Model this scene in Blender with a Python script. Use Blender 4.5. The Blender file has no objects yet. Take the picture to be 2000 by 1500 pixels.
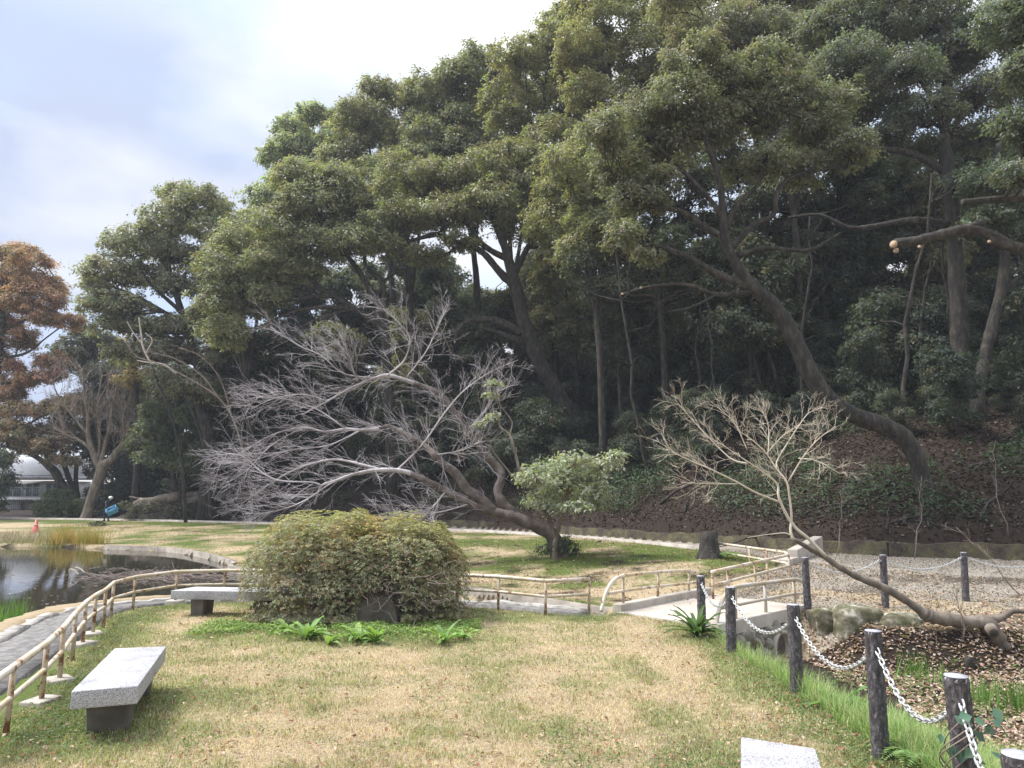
import bpy, math, random
import numpy as np
from mathutils import Vector, Matrix

R = np.random.default_rng(7)
random.seed(7)
scene = bpy.context.scene
COL = scene.collection

# ------------------------------------------------------------------ camera, sky, sun, exposure
CAM_H, FPX, TILT = 2.1, 1400.0, math.atan(215 / 1400)
cam_d = bpy.data.cameras.new("camera")
cam = bpy.data.objects.new("camera", cam_d)
COL.objects.link(cam)
cam.location = (0, 0, CAM_H)
cam.rotation_euler = (math.pi / 2 + TILT, 0, 0)
cam_d.sensor_width = 36.0
cam_d.lens = 36.0 * FPX / 2000.0
cam_d.clip_start = 0.1
cam_d.clip_end = 2000
scene.camera = cam

SUN_EL, SUN_AZ = math.radians(55), math.radians(-80)      # azimuth from +Y towards +X
sun_dir = Vector((math.sin(SUN_AZ) * math.cos(SUN_EL), math.cos(SUN_AZ) * math.cos(SUN_EL), math.sin(SUN_EL)))
sd = bpy.data.lights.new("sun", 'SUN')
sd.energy = 2.9
sd.angle = math.radians(17)
sd.color = (1.0, 0.97, 0.93)
so = bpy.data.objects.new("sun", sd)
COL.objects.link(so)
so.rotation_euler = sun_dir.to_track_quat('Z', 'Y').to_euler()
so.location = (10, 10, 60)

world = bpy.data.worlds.new("World")
scene.world = world
world.use_nodes = True
nt = world.node_tree
nt.nodes.clear()
w_out = nt.nodes.new('ShaderNodeOutputWorld')
w_bg = nt.nodes.new('ShaderNodeBackground')
w_bg.inputs['Strength'].default_value = 0.12
sky = nt.nodes.new('ShaderNodeTexSky')
sky.sky_type = 'NISHITA'
sky.sun_disc = False
sky.sun_elevation = SUN_EL
sky.sun_rotation = SUN_AZ
tc = nt.nodes.new('ShaderNodeTexCoord')
mp = nt.nodes.new('ShaderNodeMapping')
mp.inputs['Scale'].default_value = (1.0, 1.0, 2.2)
mp.inputs['Location'].default_value = (0.35, 0.2, 0.1)
nz = nt.nodes.new('ShaderNodeTexNoise')
nz.inputs['Scale'].default_value = 2.1
nz.inputs['Detail'].default_value = 6
nz.inputs['Roughness'].default_value = 0.5
nz.inputs['Distortion'].default_value = 0.3
rp = nt.nodes.new('ShaderNodeValToRGB')
rp.color_ramp.elements[0].position = 0.30
rp.color_ramp.elements[0].color = (0.25, 0.25, 0.25, 1)
rp.color_ramp.elements[1].position = 0.56
rp.color_ramp.elements[1].color = (1, 1, 1, 1)
nz2 = nt.nodes.new('ShaderNodeTexNoise')
nz2.inputs['Scale'].default_value = 3.3
nz2.inputs['Detail'].default_value = 4
rp2 = nt.nodes.new('ShaderNodeValToRGB')
rp2.color_ramp.elements[0].position = 0.35
rp2.color_ramp.elements[0].color = (2.4, 2.72, 3.55, 1)
rp2.color_ramp.elements[1].position = 0.62
rp2.color_ramp.elements[1].color = (3.95, 4.05, 4.25, 1)
mx = nt.nodes.new('ShaderNodeMix')
mx.data_type = 'RGBA'
L = nt.links.new
L(tc.outputs['Generated'], mp.inputs['Vector'])
L(mp.outputs['Vector'], nz.inputs['Vector'])
L(mp.outputs['Vector'], nz2.inputs['Vector'])
L(nz.outputs['Fac'], rp.inputs['Fac'])
sx_ = nt.nodes.new('ShaderNodeSeparateXYZ')
L(tc.outputs['Generated'], sx_.inputs['Vector'])
ma_ = nt.nodes.new('ShaderNodeMath')                     # the cloud bank thickens and whitens from west to north
ma_.operation = 'MULTIPLY_ADD'
ma_.inputs[1].default_value = 0.75
L(sx_.outputs['X'], ma_.inputs[0])
L(nz2.outputs['Fac'], ma_.inputs[2])
ma2 = nt.nodes.new('ShaderNodeMath')
ma2.operation = 'ADD'
ma2.inputs[1].default_value = 0.2
L(ma_.outputs[0], ma2.inputs[0])
L(ma2.outputs[0], rp2.inputs['Fac'])
L(rp.outputs['Color'], mx.inputs['Factor'])
L(sky.outputs['Color'], mx.inputs['A'])
L(rp2.outputs['Color'], mx.inputs['B'])
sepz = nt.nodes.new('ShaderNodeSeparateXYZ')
mrz = nt.nodes.new('ShaderNodeMapRange')                # sky boosted overhead, out of frame, to add fill; overcast zeniths are brighter too
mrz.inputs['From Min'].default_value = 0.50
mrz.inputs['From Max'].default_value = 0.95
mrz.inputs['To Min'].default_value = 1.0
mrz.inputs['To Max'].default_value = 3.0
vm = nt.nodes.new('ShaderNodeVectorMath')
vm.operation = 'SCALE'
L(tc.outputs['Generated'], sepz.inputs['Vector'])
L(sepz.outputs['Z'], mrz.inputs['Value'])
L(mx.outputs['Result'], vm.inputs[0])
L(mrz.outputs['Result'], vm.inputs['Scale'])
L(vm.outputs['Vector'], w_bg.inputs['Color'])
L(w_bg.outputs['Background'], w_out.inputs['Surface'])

scene.view_settings.view_transform = 'Standard'
scene.view_settings.look = 'None'
scene.view_settings.exposure = 1.15
scene.view_settings.gamma = 1.0
scene.cycles.max_bounces = 6
scene.cycles.diffuse_bounces = 3
scene.cycles.transparent_max_bounces = 4
scene.cycles.use_denoising = True

# ------------------------------------------------------------------ measuring helpers
_s, _c = math.sin(TILT), math.cos(TILT)

def ray(u, v):
    x = (u - 1000) / FPX
    y = (750 - v) / FPX
    return np.array([x, _c - y * _s, _s + y * _c])

def G(u, v, z=0.0):
    d = ray(u, v)
    return np.array([0, 0, CAM_H]) + d * ((z - CAM_H) / d[2])

def P(u, v, Y):
    d = ray(u, v)
    return np.array([0, 0, CAM_H]) + d * (Y / d[1])

def mpp(Y):
    return Y / FPX                                       # metres per photo pixel at distance Y

# ------------------------------------------------------------------ noise
_perm = np.random.default_rng(3).random((256, 256))

def vnoise(x, y, s=1.0):
    x = np.asarray(x) / s
    y = np.asarray(y) / s
    xi = np.floor(x).astype(int)
    yi = np.floor(y).astype(int)
    fx = x - xi
    fy = y - yi
    fx = fx * fx * (3 - 2 * fx)
    fy = fy * fy * (3 - 2 * fy)
    a = _perm[xi % 256, yi % 256]
    b = _perm[(xi + 1) % 256, yi % 256]
    c = _perm[xi % 256, (yi + 1) % 256]
    d = _perm[(xi + 1) % 256, (yi + 1) % 256]
    return (a * (1 - fx) + b * fx) * (1 - fy) + (c * (1 - fx) + d * fx) * fy

def fbm(x, y, s=1.0):
    return 0.55 * vnoise(x, y, s) + 0.3 * vnoise(x + 31, y + 17, s * 0.45) + 0.15 * vnoise(x + 7, y + 71, s * 0.2)

def sstep(a, b, x):
    t = np.clip((x - a) / (b - a), 0, 1)
    return t * t * (3 - 2 * t)

# ------------------------------------------------------------------ mesh helpers
def mesh_np(name, verts, faces, tint=None, smooth=False):
    """faces: one (n,k) int array or a list of such arrays."""
    if not isinstance(faces, (list, tuple)):
        faces = [faces]
    faces = [f for f in faces if len(f)]
    me = bpy.data.meshes.new(name)
    me.vertices.add(len(verts))
    me.vertices.foreach_set('co', np.asarray(verts, dtype=np.float32).ravel())
    nl = sum(f.size for f in faces)
    nf = sum(len(f) for f in faces)
    me.loops.add(nl)
    me.polygons.add(nf)
    me.loops.foreach_set('vertex_index', np.concatenate([f.ravel() for f in faces]).astype(np.int32))
    starts, off = [], 0
    for f in faces:
        starts.append(off + np.arange(len(f)) * f.shape[1])
        off += f.size
    me.polygons.foreach_set('loop_start', np.concatenate(starts).astype(np.int32))
    if tint is not None:
        a = me.color_attributes.new('tint', 'FLOAT_COLOR', 'POINT')
        t4 = np.ones((len(verts), 4), dtype=np.float32)
        t4[:, :3] = tint
        a.data.foreach_set('color', t4.ravel())
    me.update(calc_edges=True)
    if smooth:
        me.polygons.foreach_set('use_smooth', np.ones(nf, dtype=bool))
    return me

def link(name, me, mat=None, parent=None):
    o = bpy.data.objects.new(name, me)
    COL.objects.link(o)
    if mat is not None and me is not None:
        me.materials.clear()
        me.materials.append(mat)
    if parent is not None:
        o.parent = parent
        o.matrix_parent_inverse = Matrix.Translation(parent.location).inverted() if parent.rotation_euler.z == 0 else parent.matrix_basis.inverted()
    return o

def tag(o, label=None, cat=None, group=None, kind=None):
    if label: o['label'] = label
    if cat: o['category'] = cat
    if group: o['group'] = group
    if kind: o['kind'] = kind
    return o

def thing(name, loc, label, cat, group=None):
    o = bpy.data.objects.new(name, None)
    o.empty_display_size = 0.2
    COL.objects.link(o)
    o.location = tuple(float(a) for a in loc)
    return tag(o, label, cat, group)

def copy_tree(o, parent=None):
    c = o.copy()
    COL.objects.link(c)
    if parent is not None:
        c.parent = parent
    for ch in list(o.children):
        copy_tree(ch, c)
    return c

class MB:
    """collects shapes into one mesh (mixed quads / tris), verts in world space"""
    def __init__(self):
        self.v, self.q, self.t, self.c, self.n = [], [], [], [], 0

    def add(self, v, q=None, t=None, col=None):
        v = np.asarray(v, dtype=float)
        self.v.append(v)
        if q is not None and len(q): self.q.append(np.asarray(q) + self.n)
        if t is not None and len(t): self.t.append(np.asarray(t) + self.n)
        if col is not None:
            self.c.append(np.broadcast_to(np.asarray(col, dtype=float), (len(v), 3)))
        else:
            self.c.append(np.ones((len(v), 3)))
        self.n += len(v)

    def tube(self, pts, rad, n=8, cap=True, col=None):
        pts = np.asarray(pts, dtype=float)
        m = len(pts)
        rad = np.broadcast_to(np.asarray(rad, dtype=float), (m,))
        tan = np.gradient(pts, axis=0)
        tan /= np.linalg.norm(tan, axis=1)[:, None] + 1e-9
        ref = np.array([0, 0, 1.0]) if abs(tan[0, 2]) < 0.9 else np.array([1.0, 0, 0])
        a = np.cross(tan[0], ref); a /= np.linalg.norm(a)
        A = np.zeros_like(pts)
        for i in range(m):
            a = a - tan[i] * np.dot(a, tan[i])
            a /= np.linalg.norm(a) + 1e-9
            A[i] = a
        B = np.cross(tan, A)
        ang = np.linspace(0, 2 * np.pi, n, endpoint=False)
        ring = A[:, None, :] * np.cos(ang)[None, :, None] + B[:, None, :] * np.sin(ang)[None, :, None]
        v = (pts[:, None, :] + ring * rad[:, None, None]).reshape(-1, 3)
        i = np.arange(m - 1)[:, None] * n
        j = np.arange(n)[None, :]
        j2 = (j + 1) % n
        q = np.stack([i + j, i + j2, i + n + j2, i + n + j], axis=-1).reshape(-1, 4)
        t = []
        if cap:
            v = np.vstack([v, pts[0], pts[-1]])
            c0, c1 = m * n, m * n + 1
            k = np.arange(n)
            t = np.vstack([np.stack([np.full(n, c0), (k + 1) % n, k], 1),
                           np.stack([np.full(n, c1), (m - 1) * n + k, (m - 1) * n + (k + 1) % n], 1)])
        self.add(v, q, t, col)

    def box(self, c, sx, sy, sz, rz=0.0, col=None, taper=1.0):
        """box with base centre c; sx, sy, sz full sizes; taper scales the bottom"""
        x, y = sx / 2, sy / 2
        b = taper
        v = np.array([[-x * b, -y * b, 0], [x * b, -y * b, 0], [x * b, y * b, 0], [-x * b, y * b, 0],
                      [-x, -y, sz], [x, -y, sz], [x, y, sz], [-x, y, sz]])
        ca, sa = math.cos(rz), math.sin(rz)
        v = v @ np.array([[ca, sa, 0], [-sa, ca, 0], [0, 0, 1]]) + np.asarray(c, dtype=float)
        self.add(v, [[0, 3, 2, 1], [4, 5, 6, 7], [0, 1, 5, 4], [1, 2, 6, 5], [2, 3, 7, 6], [3, 0, 4, 7]], None, col)

    def prism(self, poly, z0, z1, col=None):
        """vertical prism over a plan polygon (counter-clockwise)"""
        poly = np.asarray(poly, dtype=float)
        n = len(poly)
        z0 = np.broadcast_to(np.asarray(z0, dtype=float), (n,))
        z1 = np.broadcast_to(np.asarray(z1, dtype=float), (n,))
        lo = np.column_stack([poly, z0])
        hi = np.column_stack([poly, z1])
        v = np.vstack([lo, hi, lo.mean(0), hi.mean(0)])
        k = np.arange(n); k2 = (k + 1) % n
        q = np.stack([k, k2, n + k2, n + k], 1)
        t = np.vstack([np.stack([np.full(n, 2 * n), k2, k], 1), np.stack([np.full(n, 2 * n + 1), n + k, n + k2], 1)])
        self.add(v, q, t, col)

    def strip(self, line, w, z0, z1, col=None):
        w = np.broadcast_to(np.asarray(w, dtype=float), (len(line),))[:, None]
        """kerb-like ribbon of width w along a plan line with top z1 and bottom z0 (arrays)"""
        line = np.asarray(line, dtype=float)
        m = len(line)
        z0 = np.broadcast_to(np.asarray(z0, dtype=float), (m,))
        z1 = np.broadcast_to(np.asarray(z1, dtype=float), (m,))
        tg = np.gradient(line, axis=0)
        tg /= np.linalg.norm(tg, axis=1)[:, None]
        nr = np.column_stack([-tg[:, 1], tg[:, 0]])
        a = line + nr * w / 2
        b = line - nr * w / 2
        v = np.concatenate([np.column_stack([a, z0]), np.column_stack([a, z1]), np.column_stack([b, z1]), np.column_stack([b, z0])])
        i = np.arange(m - 1)
        q = np.vstack([np.stack([i + k * m, i + 1 + k * m, i + 1 + (k + 1) * m, i + (k + 1) * m], 1) for k in range(3)])
        q = np.vstack([q, [[0, m, 2 * m, 3 * m]], [[m - 1, 4 * m - 1, 3 * m - 1, 2 * m - 1]]])
        self.add(v, q[:, ::-1], None, col)

    def build(self, name, mat, parent=None, smooth=False):
        v = np.concatenate(self.v)
        fs = []
        if self.q: fs.append(np.concatenate(self.q))
        if self.t: fs.append(np.concatenate(self.t))
        me = mesh_np(name, v, fs, np.concatenate(self.c), smooth)
        return link(name, me, mat, parent)

def bevel(o, w, seg=2):
    m = o.modifiers.new('bevel', 'BEVEL')
    m.width = w
    m.segments = seg
    m.limit_method = 'ANGLE'
    return o

def spline(pts, n=6):
    """Catmull-Rom through pts (rows of any width)"""
    p = np.asarray(pts, dtype=float)
    if len(p) < 3:
        t = np.linspace(0, 1, n + 1)[:, None]
        return p[0] * (1 - t) + p[-1] * t
    p = np.vstack([2 * p[0] - p[1], p, 2 * p[-1] - p[-2]])
    out = []
    for i in range(1, len(p) - 2):
        for k in range(n):
            t = k / n
            a, b, c, d = p[i - 1], p[i], p[i + 1], p[i + 2]
            out.append(0.5 * ((2 * b) + (c - a) * t + (2 * a - 5 * b + 4 * c - d) * t * t + (3 * b - a - 3 * c + d) * t ** 3))
    out.append(p[-2])
    return np.array(out)

def in_poly(poly, x, y):
    poly = np.asarray(poly)
    inside = np.zeros(np.shape(x), dtype=bool)
    j = len(poly) - 1
    for i in range(len(poly)):
        xi, yi = poly[i]; xj, yj = poly[j]
        c = ((yi > y) != (yj > y)) & (x < (xj - xi) * (y - yi) / (yj - yi + 1e-12) + xi)
        inside ^= c
        j = i
    return inside

def line_dist(line, x, y):
    """distance to an open plan line and the sign of the side (positive = left of it)"""
    best = np.full(np.shape(x), 1e9)
    sg = np.ones(np.shape(x))
    for (ax, ay), (bx, by) in zip(line[:-1], line[1:]):
        dx, dy = bx - ax, by - ay
        t = np.clip(((x - ax) * dx + (y - ay) * dy) / (dx * dx + dy * dy), 0, 1)
        d = np.hypot(x - ax - t * dx, y - ay - t * dy)
        s = np.sign(dx * (y - ay) - dy * (x - ax))
        m = d < best - 1e-9
        best = np.where(m, d, best)
        sg = np.where(m, s, sg)
    return best, sg

# ------------------------------------------------------------------ materials
def new_mat(name):
    m = bpy.data.materials.new(name)
    m.use_nodes = True
    n = m.node_tree
    b = n.nodes['Principled BSDF']
    return m, n, b

def noise_node(n, scale, detail=4, rough=0.55, coord='Object', stretch=None):
    t = n.nodes.new('ShaderNodeTexCoord')
    no = n.nodes.new('ShaderNodeTexNoise')
    no.inputs['Scale'].default_value = scale
    no.inputs['Detail'].default_value = detail
    no.inputs['Roughness'].default_value = rough
    if stretch:
        mp_ = n.nodes.new('ShaderNodeMapping')
        mp_.inputs['Scale'].default_value = stretch
        n.links.new(t.outputs[coord], mp_.inputs['Vector'])
        n.links.new(mp_.outputs['Vector'], no.inputs['Vector'])
    else:
        n.links.new(t.outputs[coord], no.inputs['Vector'])
    return no

def ramp(n, fac, stops):
    r = n.nodes.new('ShaderNodeValToRGB')
    e = r.color_ramp.elements
    while len(e) < len(stops): e.new(0.5)
    for i, (p, c) in enumerate(stops):
        e[i].position = p
        e[i].color = (*c, 1)
    n.links.new(fac, r.inputs['Fac'])
    return r

def mixc(n, fac, a, b, mode='MIX'):
    m = n.nodes.new('ShaderNodeMix')
    m.data_type = 'RGBA'
    m.blend_type = mode
    for k, val in (('Factor', fac), ('A', a), ('B', b)):
        if isinstance(val, (int, float)): m.inputs[k].default_value = val
        elif isinstance(val, tuple): m.inputs[k].default_value = (*val, 1)
        else: n.links.new(val, m.inputs[k])
    return m

def bump(n, b, h, strength=0.4, dist=0.02):
    bp = n.nodes.new('ShaderNodeBump')
    bp.inputs['Strength'].default_value = strength
    bp.inputs['Distance'].default_value = dist
    n.links.new(h, bp.inputs['Height'])
    n.links.new(bp.outputs['Normal'], b.inputs['Normal'])

def surf(name, stops, scale=8, rough=0.8, bump_s=0.3, bump_scale=None, bump_d=0.01, stretch=None, metal=0.0, detail=6):
    m, n, b = new_mat(name)
    no = noise_node(n, scale, detail, 0.6, stretch=stretch)
    r = ramp(n, no.outputs['Fac'], stops)
    n.links.new(r.outputs['Color'], b.inputs['Base Color'])
    b.inputs['Roughness'].default_value = rough
    b.inputs['Metallic'].default_value = metal
    if bump_s:
        nb = noise_node(n, bump_scale or scale * 3, 6, 0.65, stretch=stretch)
        bump(n, b, nb.outputs['Fac'], bump_s, bump_d)
    return m

def leaf_mat(name, trans=0.3, rough=0.45, spec=0.5):
    m, n, b = new_mat(name)
    at = n.nodes.new('ShaderNodeAttribute')
    at.attribute_name = 'tint'
    n.links.new(at.outputs['Color'], b.inputs['Base Color'])
    b.inputs['Roughness'].default_value = rough
    b.inputs['Specular IOR Level'].default_value = spec
    tr = n.nodes.new('ShaderNodeBsdfTranslucent')
    mx_ = mixc(n, 1.0, at.outputs['Color'], (1.5, 1.6, 0.7), 'MULTIPLY')
    n.links.new(mx_.outputs['Result'], tr.inputs['Color'])
    ms = n.nodes.new('ShaderNodeMixShader')
    ms.inputs['Fac'].default_value = trans
    n.links.new(b.outputs['BSDF'], ms.inputs[1])
    n.links.new(tr.outputs['BSDF'], ms.inputs[2])
    n.links.new(ms.outputs['Shader'], n.nodes['Material Output'].inputs['Surface'])
    return m

M = {}
M['leaf'] = leaf_mat('evergreen_leaf', 0.33, 0.5, 0.35)
M['grass'] = leaf_mat('grass_blade', 0.3, 0.6, 0.25)
M['dry'] = leaf_mat('dry_leaf', 0.15, 0.7, 0.2)
M['bark'] = surf('dark_bark', [(0.3, (0.013, 0.011, 0.009)), (0.5, (0.036, 0.03, 0.023)), (0.68, (0.085, 0.075, 0.058))], 6, 0.9, 1.0, 9, 0.12, (1, 1, 0.35))
M['bark_pale'] = surf('pale_bark', [(0.3, (0.07, 0.055, 0.042)), (0.55, (0.18, 0.145, 0.11)), (0.75, (0.32, 0.28, 0.23))], 4, 0.9, 0.6, 12, 0.03, (1, 1, 0.4))
M['bark_cherry'] = surf('cherry_bark', [(0.3, (0.045, 0.034, 0.028)), (0.5, (0.11, 0.085, 0.07)), (0.72, (0.24, 0.2, 0.18))], 3, 0.85, 0.7, 9, 0.03)
M['twig_cherry'] = surf('cherry_twig', [(0.3, (0.2, 0.165, 0.16)), (0.5, (0.38, 0.34, 0.335)), (0.7, (0.6, 0.56, 0.56))], 1.3, 0.7, 0)
M['twig_maple'] = surf('maple_twig', [(0.3, (0.42, 0.33, 0.24)), (0.7, (0.66, 0.6, 0.48))], 3, 0.7, 0)
M['twig_brown'] = surf('brown_twig', [(0.3, (0.16, 0.12, 0.1)), (0.7, (0.3, 0.24, 0.2))], 2, 0.8, 0)
M['cut_wood'] = surf('cut_wood', [(0.3, (0.28, 0.19, 0.11)), (0.7, (0.44, 0.33, 0.21))], 30, 0.8, 0.2)
M['concrete'] = surf('concrete', [(0.25, (0.21, 0.18, 0.15)), (0.5, (0.36, 0.32, 0.27)), (0.75, (0.47, 0.43, 0.37))], 2.3, 0.9, 0.35, 40, 0.006)
M['deck'] = surf('deck_concrete', [(0.25, (0.27, 0.225, 0.18)), (0.5, (0.42, 0.365, 0.3)), (0.75, (0.5, 0.45, 0.38))], 1.6, 0.9, 0.3, 50, 0.005)
M['stone'] = surf('rough_stone', [(0.25, (0.09, 0.08, 0.06)), (0.5, (0.21, 0.19, 0.15)), (0.72, (0.4, 0.37, 0.3))], 4, 0.9, 0.9, 9, 0.04)
M['mortar'] = surf('mortar', [(0.3, (0.05, 0.045, 0.035)), (0.7, (0.12, 0.1, 0.08))], 8, 0.95, 0.5, 30, 0.02)
M['moss_stone'] = surf('mossy_stone', [(0.3, (0.05, 0.05, 0.022)), (0.47, (0.11, 0.1, 0.055)), (0.56, (0.2, 0.185, 0.13)), (0.66, (0.46, 0.43, 0.35))], 4.5, 0.95, 0.8, 10, 0.03)
M['hole'] = surf('painted_bore_shade', [(0.3, (0.008, 0.008, 0.007)), (0.7, (0.02, 0.018, 0.015))], 4, 1.0, 0)
M['chain'] = surf('galvanised_steel', [(0.3, (0.34, 0.34, 0.33)), (0.7, (0.62, 0.62, 0.60))], 30, 0.42, 0, metal=0.35)
M['cut_shade'] = surf('shade_toned_cut', [(0.3, (0.03, 0.025, 0.018)), (0.7, (0.07, 0.055, 0.04))], 3, 0.9, 0.4)

def granite():
    m, n, b = new_mat('granite')
    t = n.nodes.new('ShaderNodeTexCoord')
    v = n.nodes.new('ShaderNodeTexVoronoi')
    v.inputs['Scale'].default_value = 170
    n.links.new(t.outputs['Object'], v.inputs['Vector'])
    r = ramp(n, v.outputs['Color'], [(0.12, (0.11, 0.11, 0.11)), (0.3, (0.31, 0.305, 0.30)), (0.7, (0.54, 0.53, 0.52))])
    n2 = noise_node(n, 2.2, 5, 0.6)
    r2 = ramp(n, n2.outputs['Fac'], [(0.3, (0.56, 0.555, 0.58)), (0.5, (0.85, 0.845, 0.86)), (0.65, (1, 1, 1))])
    mm = mixc(n, 1.0, r.outputs['Color'], r2.outputs['Color'], 'MULTIPLY')
    n.links.new(mm.outputs['Result'], b.inputs['Base Color'])
    b.inputs['Roughness'].default_value = 0.75
    bump(n, b, v.outputs['Distance'], 0.25, 0.004)
    return m
M['granite'] = granite()

def painted_pipe(name, paint, rust_from):
    m, n, b = new_mat(name)
    no = noise_node(n, 9, 8, 0.7)
    t = n.nodes.new('ShaderNodeTexCoord')
    sx = n.nodes.new('ShaderNodeSeparateXYZ')
    n.links.new(t.outputs['Object'], sx.inputs['Vector'])
    r = ramp(n, no.outputs['Fac'], [(0.3, tuple(x * 0.85 for x in paint)), (rust_from, paint), (rust_from + 0.06, (0.2, 0.1, 0.05)), (rust_from + 0.2, (0.12, 0.05, 0.025))])
    n3 = noise_node(n, 2.5, 3)
    r3 = ramp(n, n3.outputs['Fac'], [(0.35, (0.8, 0.68, 0.5)), (0.6, (1, 1, 1))])
    mm = mixc(n, 1.0, r.outputs['Color'], r3.outputs['Color'], 'MULTIPLY')
    n.links.new(mm.outputs['Result'], b.inputs['Base Color'])
    b.inputs['Roughness'].default_value = 0.6
    bump(n, b, no.outputs['Fac'], 0.25, 0.004)
    return m
M['rail'] = painted_pipe('cream_paint_rusting', (0.58, 0.52, 0.43), 0.55)
M['rail_post'] = painted_pipe('tan_paint_rusted', (0.46, 0.39, 0.29), 0.50)
M['rail_grey'] = painted_pipe('grey_cream_paint', (0.50, 0.46, 0.40), 0.60)

def post_mat():
    m, n, b = new_mat('imitation_log_concrete')
    no = noise_node(n, 38, 6, 0.7, stretch=(1, 1, 0.45))
    r = ramp(n, no.outputs['Fac'], [(0.35, (0.022, 0.02, 0.021)), (0.52, (0.07, 0.062, 0.064)), (0.66, (0.2, 0.185, 0.185))])
    n2 = noise_node(n, 3, 3)
    r2 = ramp(n, n2.outputs['Fac'], [(0.3, (0.75, 0.7, 0.68)), (0.7, (1.1, 1.1, 1.15))])
    mm = mixc(n, 1.0, r.outputs['Color'], r2.outputs['Color'], 'MULTIPLY')
    n.links.new(mm.outputs['Result'], b.inputs['Base Color'])
    b.inputs['Roughness'].default_value = 0.75
    bump(n, b, no.outputs['Fac'], 1.0, 0.02)
    return m
M['post'] = post_mat()
M['post_top'] = surf('post_top_rings', [(0.3, (0.24, 0.24, 0.26)), (0.7, (0.42, 0.42, 0.45))], 20, 0.8, 0.3)

def flat(name, col, rough=0.6, spec=0.5):
    m, n, b = new_mat(name)
    no = noise_node(n, 6, 4)
    r = ramp(n, no.outputs['Fac'], [(0.3, tuple(c * 0.8 for c in col)), (0.7, tuple(min(1, c * 1.12) for c in col))])
    n.links.new(r.outputs['Color'], b.inputs['Base Color'])
    b.inputs['Roughness'].default_value = rough
    b.inputs['Specular IOR Level'].default_value = spec
    return m

# ------------------------------------------------------------------ the lie of the land
PATH_NEAR = [(34, 7), (14.5, 16.6), (9.0, 19.6), (6.5, 24.2), (3.0, 30), (-2.6, 36), (-18, 46.3), (-31, 52.0), (-70, 62)]
PATH_FAR = [(34, 11), (14.3, 20.6), (10.6, 22.3), (6.9, 26.8), (2.4, 32.8), (-2.0, 38.4), (-18, 49.6), (-31, 55.6), (-70, 66)]
NEAR_SHORE = [(-11, 2), (-8.0, 9.2), (-8.5, 12), (-8.8, 14), (-8.3, 14.9), (-7.6, 15.5), (-5.8, 16.1), (-3, 16.2), (-0.86, 15.5), (0.41, 14.75), (1.26, 14.15), (1.7, 13.9)]
FAR_KERB = [(2.0, 14.2), (1.5, 14.65), (0.44, 15.87), (-0.96, 17.38), (-4, 19.5), (-7.87, 21.8), (-8.75, 22.9), (-9.19, 24.2), (-11.4, 27.3), (-14.2, 30.2), (-17.5, 31.55)]
FAR_SHORE = FAR_KERB + [(-19.5, 32.6), (-24, 33.2), (-45, 36), (-60, 20), (-40, 2)]
STRIP = [(-5.6, 4.5), (-5.85, 7.2), (-6.55, 9.6), (-7.15, 11.5), (-7.65, 13.1), (-7.55, 14.3), (-6.7, 14.95), (-5.6, 15.2), (-3, 15.25), (-0.75, 14.7), (0.45, 14.1), (1.3, 13.6)]
POND = NEAR_SHORE + FAR_SHORE
BANK = FAR_KERB + [(-19.5, 32.6), (-24, 33.2), (-45, 36), (-70, 36), (-70, 62), (-31, 52), (-18, 46.3), (-2.6, 36), (3.0, 30), (6.5, 24.2), (7.6, 20.4), (4.4, 15.6), (3.2, 14.8)]
CREEK = [(2.6, 13.1), (4.6, 15.0), (5.6, 13.7), (6.2, 12.95), (7.5, 12.75), (9, 13.3), (12, 12.6), (17, 10), (17, 1), (4.4, 1), (3.7, 4.5), (3.3, 6.5), (3.1, 8), (2.95, 10), (3.0, 11.2)]

def hill_d(x, y):
    d, s = line_dist(PATH_FAR, x, y)
    return np.where(s < 0, d, -d)

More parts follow.
